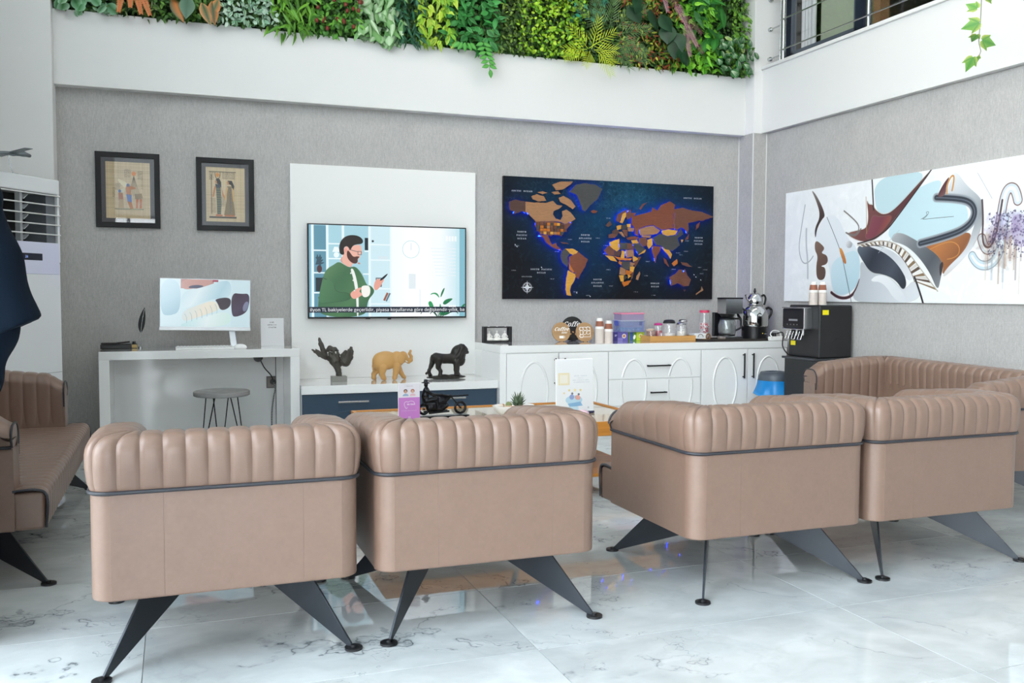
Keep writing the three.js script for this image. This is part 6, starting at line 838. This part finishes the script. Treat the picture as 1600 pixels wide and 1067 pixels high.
  // striped round leaves, each one a part
  { const o = thing('striped_peperomia', 'plant with dark green round leaves striped white at the right end', 'plant', [5.2, Y0, -7.8]), r = rng(52); for (let i = 0; i < 46; i++) { const out = newOut(), L = 0.07 + r() * 0.03, hi = r() < 0.16, m = lin(hi ? '#8fb84a' : '#1f5a2a'), e = lin(hi ? '#c9d98a' : '#2f6f35'), m4 = orient([0, 0, 0], [(r() - 0.5) * 1.4, -0.6 + (r() - 0.5), 0.5], r() * 6); addLeaf(out, m4, L, L * 0.85, 'round', 0.3, 0.15, m, e); for (const q of [-0.55, -0.2, 0.2, 0.55]) { const mm = m4.clone().multiply(new THREE.Matrix4().makeRotationZ(q * 0.55)).multiply(new THREE.Matrix4().makeTranslation(0, 0.006, 0.0022)); addLeaf(out, mm, L * 0.88, L * 0.055, 'lance', 0.3, 0, lin('#cfe0c4'), lin('#b4d0a8'), 4); } const l = mesh('leaf', leafGeo(out), glossLeaf, o); l.position.set((r() - 0.5) * 0.42, r() * 0.36, 0.03 + r() * 0.09); } }
  // large single leaves: rubber plant, monstera
  const big = (o, x, y, z, L, W, dir, m, e, shape = 'oval', roll = 0) => { const out = newOut(); addLeaf(out, orient([0, 0, 0], dir, roll), L, W, shape, 0.28, 0.22, lin(m), lin(e), 8); const l = mesh('leaf', leafGeo(out), glossLeaf, o); l.position.set(x, y, z); };
  { const o = thing('rubber_plant', 'rubber plant with large dark green and orange leaves in the plant wall', 'plant', [0.12, Y0, -7.8]); [[-0.1, 0.13, 0.26, 0.1, [0.5, -1, 0.5], '#c47a3a', '#3f5a3a'], [0.02, 0.16, 0.25, 0.12, [-0.1, -1, 0.6], '#4a6a55', '#6a8a72'], [0.12, 0.12, 0.24, 0.085, [0.4, -1, 0.5], '#2c5a3a', '#c9905a'], [0.2, 0.14, 0.24, 0.085, [0.1, -1, 0.4], '#2a5034', '#c47a3a'], [0.25, 0.16, 0.2, 0.08, [-0.4, -1, 0.4], '#35603f', '#d98a4a'], [-0.02, 0.2, 0.18, 0.09, [-0.6, -0.6, 0.6], '#c9803a', '#d99a5a']].forEach(([x, y, L, W, d, m, e]) => big(o, x, y, 0.05, L * 0.8, W, d, m, e)); }
  { const o = thing('monstera', 'chain of large glossy dark green leaves hanging diagonally on the right', 'plant', [4.45, Y0, -7.78]); [[-0.42, 0.52, 0.2, 0.17, [0.5, -0.8, 0.5]], [-0.3, 0.62, 0.2, 0.17, [-0.3, -1, 0.5]], [-0.2, 0.5, 0.22, 0.19, [0.4, -1, 0.5]], [-0.1, 0.46, 0.2, 0.17, [0.6, -0.8, 0.5]], [-0.02, 0.38, 0.2, 0.17, [-0.2, -1, 0.4]], [0.04, 0.3, 0.2, 0.17, [0.3, -1, 0.5]], [0.06, 0.23, 0.19, 0.16, [-0.2, -1, 0.4]], [0.12, 0.17, 0.17, 0.16, [0.2, -1, 0.4]], [0.17, 0.13, 0.15, 0.15, [0.0, -1, 0.4]]].forEach(([x, y, L, W, d], i) => big(o, x, y, 0.05 + i * 0.008, L, W, d, i % 2 ? '#143a22' : '#0e2e1a', '#1d4a2a', 'oval', i)); }
  // fronds: one mesh per frond
  const frond = (o, x, y, z, dir, L, n, nl, nw, m, e, taper = 0.5) => { const out = newOut(), d = V3(dir).normalize(), side = new THREE.Vector3().crossVectors(d, new THREE.Vector3(0, 0, 1)).normalize(); addLeaf(out, orient([0, 0, 0], dir, 0), L, 0.006, 'needle', 0.15, 0, lin(m), lin(m)); for (let i = 0; i < n; i++) for (const s of [-1, 1]) { const t = 0.12 + 0.88 * i / n, k = 1 - taper * t, p = d.clone().multiplyScalar(L * t); p.z -= 0.15 * t * t * L; const q = d.clone().multiplyScalar(0.75 + t * 0.5).addScaledVector(side, s * (1 - t * 0.4)); q.z += 0.1; addLeaf(out, orient([p.x, p.y, p.z], [q.x, q.y, q.z], 0), nl * k, nw, 'lance', 0.15, 0.2, lin(m), lin(e), 3); } const f = mesh('frond', leafGeo(out), leafMat, o); f.position.set(x, y, z); };
  { const o = thing('green_palm', 'dull green palm fronds behind the yellow palm', 'plant', [3.85, Y0, -7.8]); [[-0.05, 0.28, [-0.5, 1, 0.3]], [0.0, 0.3, [0.1, 1, 0.3]], [0.05, 0.28, [0.7, 0.8, 0.3]], [0.08, 0.25, [1, 0.2, 0.4]], [0.06, 0.2, [0.9, -0.4, 0.5]], [0.02, 0.18, [0.5, -0.9, 0.5]], [0.1, 0.32, [1, 0.7, 0.3]], [-0.05, 0.3, [-1, 0.5, 0.3]], [0.12, 0.2, [0.8, -0.8, 0.5]]].forEach(([x, y, d]) => frond(o, x, y, 0.03, d, 0.34, 12, 0.15, 0.008, '#5a7a4a', '#6f8f5c')); }
  { const o = thing('yellow_palm', 'neon yellow-green palm fronds spilling over the beam', 'plant', [3.62, Y0, -7.74]); [[0, 0.08, [0.9, 0.6, 0.4]], [0.02, 0.07, [0.2, 1, 0.3]], [-0.02, 0.07, [-0.8, 0.6, 0.4]], [-0.03, 0.06, [-1, -0.15, 0.4]], [0, 0.05, [-0.4, -0.7, 0.5]], [0.04, 0.06, [1, 0.0, 0.4]], [0.06, 0.05, [0.8, -0.6, 0.5]], [0.1, 0.02, [0.5, -1, 0.4]], [-0.1, 0.04, [-0.9, -0.5, 0.4]]].forEach(([x, y, d], i) => frond(o, x, y, 0.03 + i * 0.003, d, i < 4 ? 0.3 : 0.22, 8, 0.13, 0.0065, '#b9d01f', '#d2e23a')); }
  { const o = thing('orange_fern', 'orange fern fronds hanging over the beam near the left end', 'plant', [-0.28, Y0, -7.77]); [[-0.05, 0.2, [-0.15, -1, 0.3]], [0.03, 0.2, [0.2, -1, 0.3]], [0.0, 0.22, [0, -1, 0.5]], [0.06, 0.2, [0.35, -1, 0.2]]].forEach(([x, y, d]) => frond(o, x, y, 0.02, d, 0.24, 12, 0.06, 0.016, '#c4703a', '#d98a55')); }
  { const o = thing('purple_astilbe', 'purple-pink feathery plumes hanging right of the large dark leaves', 'plant', [4.62, Y0, -7.74]); [[-0.2, 0.72, [0.55, -1, 0.2], 0], [-0.12, 0.6, [0.5, -1, 0.3], 1], [-0.05, 0.48, [0.9, -0.7, 0.3], 0], [-0.02, 0.42, [0.5, -1, 0.4], 1], [0.0, 0.33, [0.7, -0.8, 0.3], 0], [-0.02, 0.34, [0.15, -1, 0.4], 1], [-0.28, 0.75, [0.3, -1, 0.2], 1]].forEach(([x, y, d, c]) => frond(o, x, y, 0.04, d, 0.28, 13, 0.075, 0.009, c ? '#a87884' : '#5f2f3c', c ? '#c79aa4' : '#74404c')); }
}

// ───────────────────────── floor-standing air conditioner, drone model, person
{
  const o = thing('air_conditioner', 'tall white floor-standing air conditioner with black outlet grille in the left corner', 'air conditioner', [-0.715, 0, -6.86], Math.atan2(0.81, 0.588));   // origin: right front edge; front faces local +z, body runs to local -x
  const W = 0.6, D = 0.36, H = 1.955, wm = mat(0xe9ebeb, 0.3, 0, { clearcoat: 0.5, clearcoatRoughness: 0.08 });
  mesh('base', rspan(-W, 0, 0, 0.1, -D, 0, 0.01), M.white, o);
  mesh('lower_body', rspan(-W, 0, 0.1, 1.4, -D, 0, 0.012), wm, o);
  mesh('side', join(rspan(-W, -W + 0.025, 1.4, 1.86, -D, 0, 0.005), rspan(-0.02, 0, 1.4, 1.86, -D, 0, 0.005), rspan(-W, 0, 1.4, 1.86, -D, -D + 0.02, 0.004)), wm, o);
  mesh('cap', rspan(-W, 0, 1.855, H, -D, 0.004, 0.01), wm, o);
  mesh('display_panel', rspan(-W + 0.02, -0.012, 1.32, 1.53, -0.01, 0.003, 0.003), mat(0xdfe1f2, 0.25), o);
  mesh('display', rspan(-0.42, -0.165, 1.41, 1.455, 0.0, 0.0045, 0.001), M.blackPlastic, o, 'dark display strip');
  mesh('digits', quadPrint(0.03, 0.024).translate(-0.3, 1.432, 0.0052), mat(0x111111, 0.4, 0, { emissive: 0xbfd0ff, emissiveIntensity: 1, emissiveMap: canvasTex(64, 48, (c) => { c.fillStyle = '#000'; c.fillRect(0, 0, 64, 48); c.fillStyle = '#cfe0ff'; c.font = 'bold 44px sans-serif'; c.textAlign = 'center'; c.fillText('24', 32, 40); }) }), o);
  mesh('outlet', rspan(-W + 0.025, -0.02, 1.53, 1.86, -0.2, -0.19, 0.002), mat(0x060708, 0.7), o, 'dark outlet recess');
  mesh('outlet_side', span(-0.1, -0.02, 1.53, 1.86, -0.19, -0.02), mat(0x70757a, 0.5), o);
  for (let k = 0; k < 5; k++) mesh('louvre', rbox(W - 0.02, 0.008, 0.02, 0.003, -W / 2 + 0.008, 1.585 + k * 0.065, 0.0).rotateX(0), M.white, o);
  mesh('louvre_post', join(span(-0.32, -0.3, 1.53, 1.86, -0.06, -0.02), ...[0, 1, 2, 3, 4].map((k) => box(0.05, 0.005, 0.04).rotateZ(0.7).translate(-0.28, 1.56 + k * 0.065, -0.03))), mat(0xb9bdc0, 0.5), o);
  mesh('seam', span(-W + 0.01, -0.01, 0.66, 0.663, -0.002, 0.0012), mat(0x9aa0a2, 0.5), o);
  const d = thing('drone_model', 'grey model drone on a thin clear stand on top of the air conditioner', 'model', [-0.952, 1.955, -6.62], 0.5);
  mesh('fuselage', sdfBody([...chain([-0.12, 0.13, 0, 0.008], [0.0, 0.132, 0, 0.014], [0.06, 0.138, 0, 0.017], [0.1, 0.13, 0, 0.012])], 0.004, 0.01), mat(0x6f777b, 0.5), d); mesh('wing', rbox(0.05, 0.004, 0.5, 0.002, 0, 0.14, 0), mat(0x7b8387, 0.5), d); mesh('tail', join(box(0.03, 0.05, 0.003).rotateX(0.6).translate(-0.12, 0.15, 0.02), box(0.03, 0.05, 0.003).rotateX(-0.6).translate(-0.12, 0.15, -0.02)), mat(0x6f777b, 0.5), d); mesh('stand', join(rod([0, 0.004, 0], [-0.02, 0.06, 0], 0.003), rod([-0.02, 0.06, 0], [-0.03, 0.128, 0], 0.004), cyl(0.03, 0.03, 0.005, 0, 0, 0, 20)), mat(0xf4f8fa, 0.05, 0, { transmission: 0.7, thickness: 0 }), d);
}
{ // person at the left edge, back to the camera, arms bent forward
  const X0 = -0.585, o = thing('person', 'person in a navy short-sleeved tunic at the left edge, seen from behind', 'person', [X0, 0, -2.4]);
  const navy = mat(0x0b1622, 0.95, 0, { specularIntensity: 0.25 }), skin = mat(0xc79a80, 0.55);
  const arm = (s) => [...chain([s * 0.14, 1.39, 0, 0.04], [s * 0.2, 1.19, 0.0, 0.04], [s * 0.18, 1.17, -0.14, 0.036], [s * 0.13, 1.19, -0.26, 0.027]), ...chain([s * 0.13, 1.19, -0.26, 0.024], [s * 0.115, 1.2, -0.33, 0.026]),
    ...[0, 1, 2, 3].flatMap((k) => chain([s * (0.13 - k * 0.012), 1.212 - k * 0.012, -0.34, 0.0095], [s * (0.118 - k * 0.012), 1.214 - k * 0.012, -0.385 + (k === 3 ? 0.012 : 0), 0.009], [s * (0.095 - k * 0.01), 1.208 - k * 0.012, -0.4 + (k === 3 ? 0.012 : 0), 0.008])), ...chain([s * 0.1, 1.215, -0.31, 0.011], [s * 0.075, 1.228, -0.345, 0.0095], [s * 0.07, 1.23, -0.37, 0.0085])];
  const body = sdfBody([...chain([0, 1.46, 0, 0.058], [0, 1.53, -0.01, 0.055]), ell([0, 1.64, -0.02], [0.075, 0.105, 0.092]), ell([0, 1.6, -0.075], [0.05, 0.06, 0.04]), ell([0, 1.635, -0.118], [0.012, 0.022, 0.016]), ell([-0.076, 1.635, -0.005], [0.01, 0.03, 0.018]), ell([0.076, 1.635, -0.005], [0.01, 0.03, 0.018]), ...chain([0, 1.44, 0, 0.08], [0, 1.1, 0, 0.1]), ...arm(1), ...arm(-1)], 0.0085, 0.02);
  mesh('body', body, skin, o);
  mesh('hair', sdfBody([ell([0, 1.675, 0.0], [0.083, 0.09, 0.095]), ell([0, 1.62, 0.04], [0.07, 0.07, 0.06])], 0.008, 0.02, (x, y, z, d) => Math.max(d, -(z + 0.06 + (1.7 - y) * -0.5))), mat(0x2a1d18, 0.7), o);
  const sl = (s) => chain([s * 0.14, 1.41, 0, 0.068], [s * 0.18, 1.27, 0, 0.07], [s * 0.216, 1.12, 0, 0.072], [s * 0.235, 1.02, 0, 0.072]);
  mesh('tunic', sdfBody([ell([0, 1.34, 0], [0.2, 0.14, 0.115]), ell([0, 1.17, 0], [0.25, 0.26, 0.13]), ...chain([-0.16, 1.41, 0, 0.06], [0, 1.465, 0.005, 0.07], [0.16, 1.41, 0, 0.06]), ell([0, 1.0, 0], [0.21, 0.1, 0.125])], 0.01, 0.04, (x, y, z, d) => Math.max(d, 0.965 - y) + 0.004 * Math.sin(y * 34 + x * 22) * smooth(0.1, 0.2, Math.abs(x))), navy, o);
  for (const s of [1, -1]) mesh('sleeve', sdfBody(sl(s), 0.009, 0.03, (x, y, z, d) => Math.max(d, 1.122 + (s * x - 0.25) * 0.45 - y)), navy, o);
  mesh('trousers', sdfBody([ell([0, 0.96, 0], [0.185, 0.12, 0.115]), ...[-1, 1].flatMap((s) => chain([s * 0.095, 0.92, 0, 0.095], [s * 0.09, 0.5, -0.01, 0.072], [s * 0.09, 0.08, 0.0, 0.058]))], 0.012, 0.03, (x, y, z, d) => Math.max(d, 0.05 - y)), navy, o);
  for (const s of [-1, 1]) mesh('shoe', sdfBody([...chain([s * 0.09, 0.04, 0.03, 0.042], [s * 0.095, 0.036, -0.12, 0.038]), ell([s * 0.09, 0.06, 0.01], [0.045, 0.05, 0.06])], 0.008, 0.02, (x, y, z, d) => Math.max(d, -y)), M.paperWhite, o);
}
// ───────────────────────── ivy spray hanging in from above
{
  const o = thing('hanging_ivy', 'trailing ivy spray hanging in front of the right parapet', 'plant', [4.9, 2.72, -4.55]);
  mesh('stem', tube([[0.0, 0.02, 0], [0.02, 0.05, 0.01], [0.012, 0.12, 0], [0.02, 0.24, 0.0], [0.015, 0.5, 0.01], [0.03, 1.2, 0], [0.02, 2.88, 0]], 0.0028, 120, 6), mat(0x8a8f70, 0.7), o);
  const place = (x, y, s, rot, tilt) => { const g = ivyLeaf(s); g.rotateX(tilt).rotateZ(rot).rotateY(-0.5); g.translate(x, y, 0.01); mesh('leaf', g, leafMat, o); };
  for (const [x, y, k, q, t] of [[-0.045, 0.015, 0.075, -0.3, 0.3], [-0.01, 0.02, 0.05, 0.4, 0.8], [0.03, 0.13, 0.085, 1.35, 0.2], [-0.02, 0.16, 0.06, -0.15, 1.0], [0.0, 0.24, 0.085, -1.35, 0.4], [-0.02, 0.33, 0.07, -2.3, 0.5], [0.05, 0.42, 0.08, 1.6, 0.3], [-0.04, 0.55, 0.085, -1.2, 0.4], [0.06, 0.7, 0.08, 1.2, 0.3], [-0.03, 0.9, 0.08, -1.0, 0.5], [0.06, 1.15, 0.08, 1.3, 0.4]]) place(x, y, k * 1.2, q, t);
}

renderer.render(scene, camera);
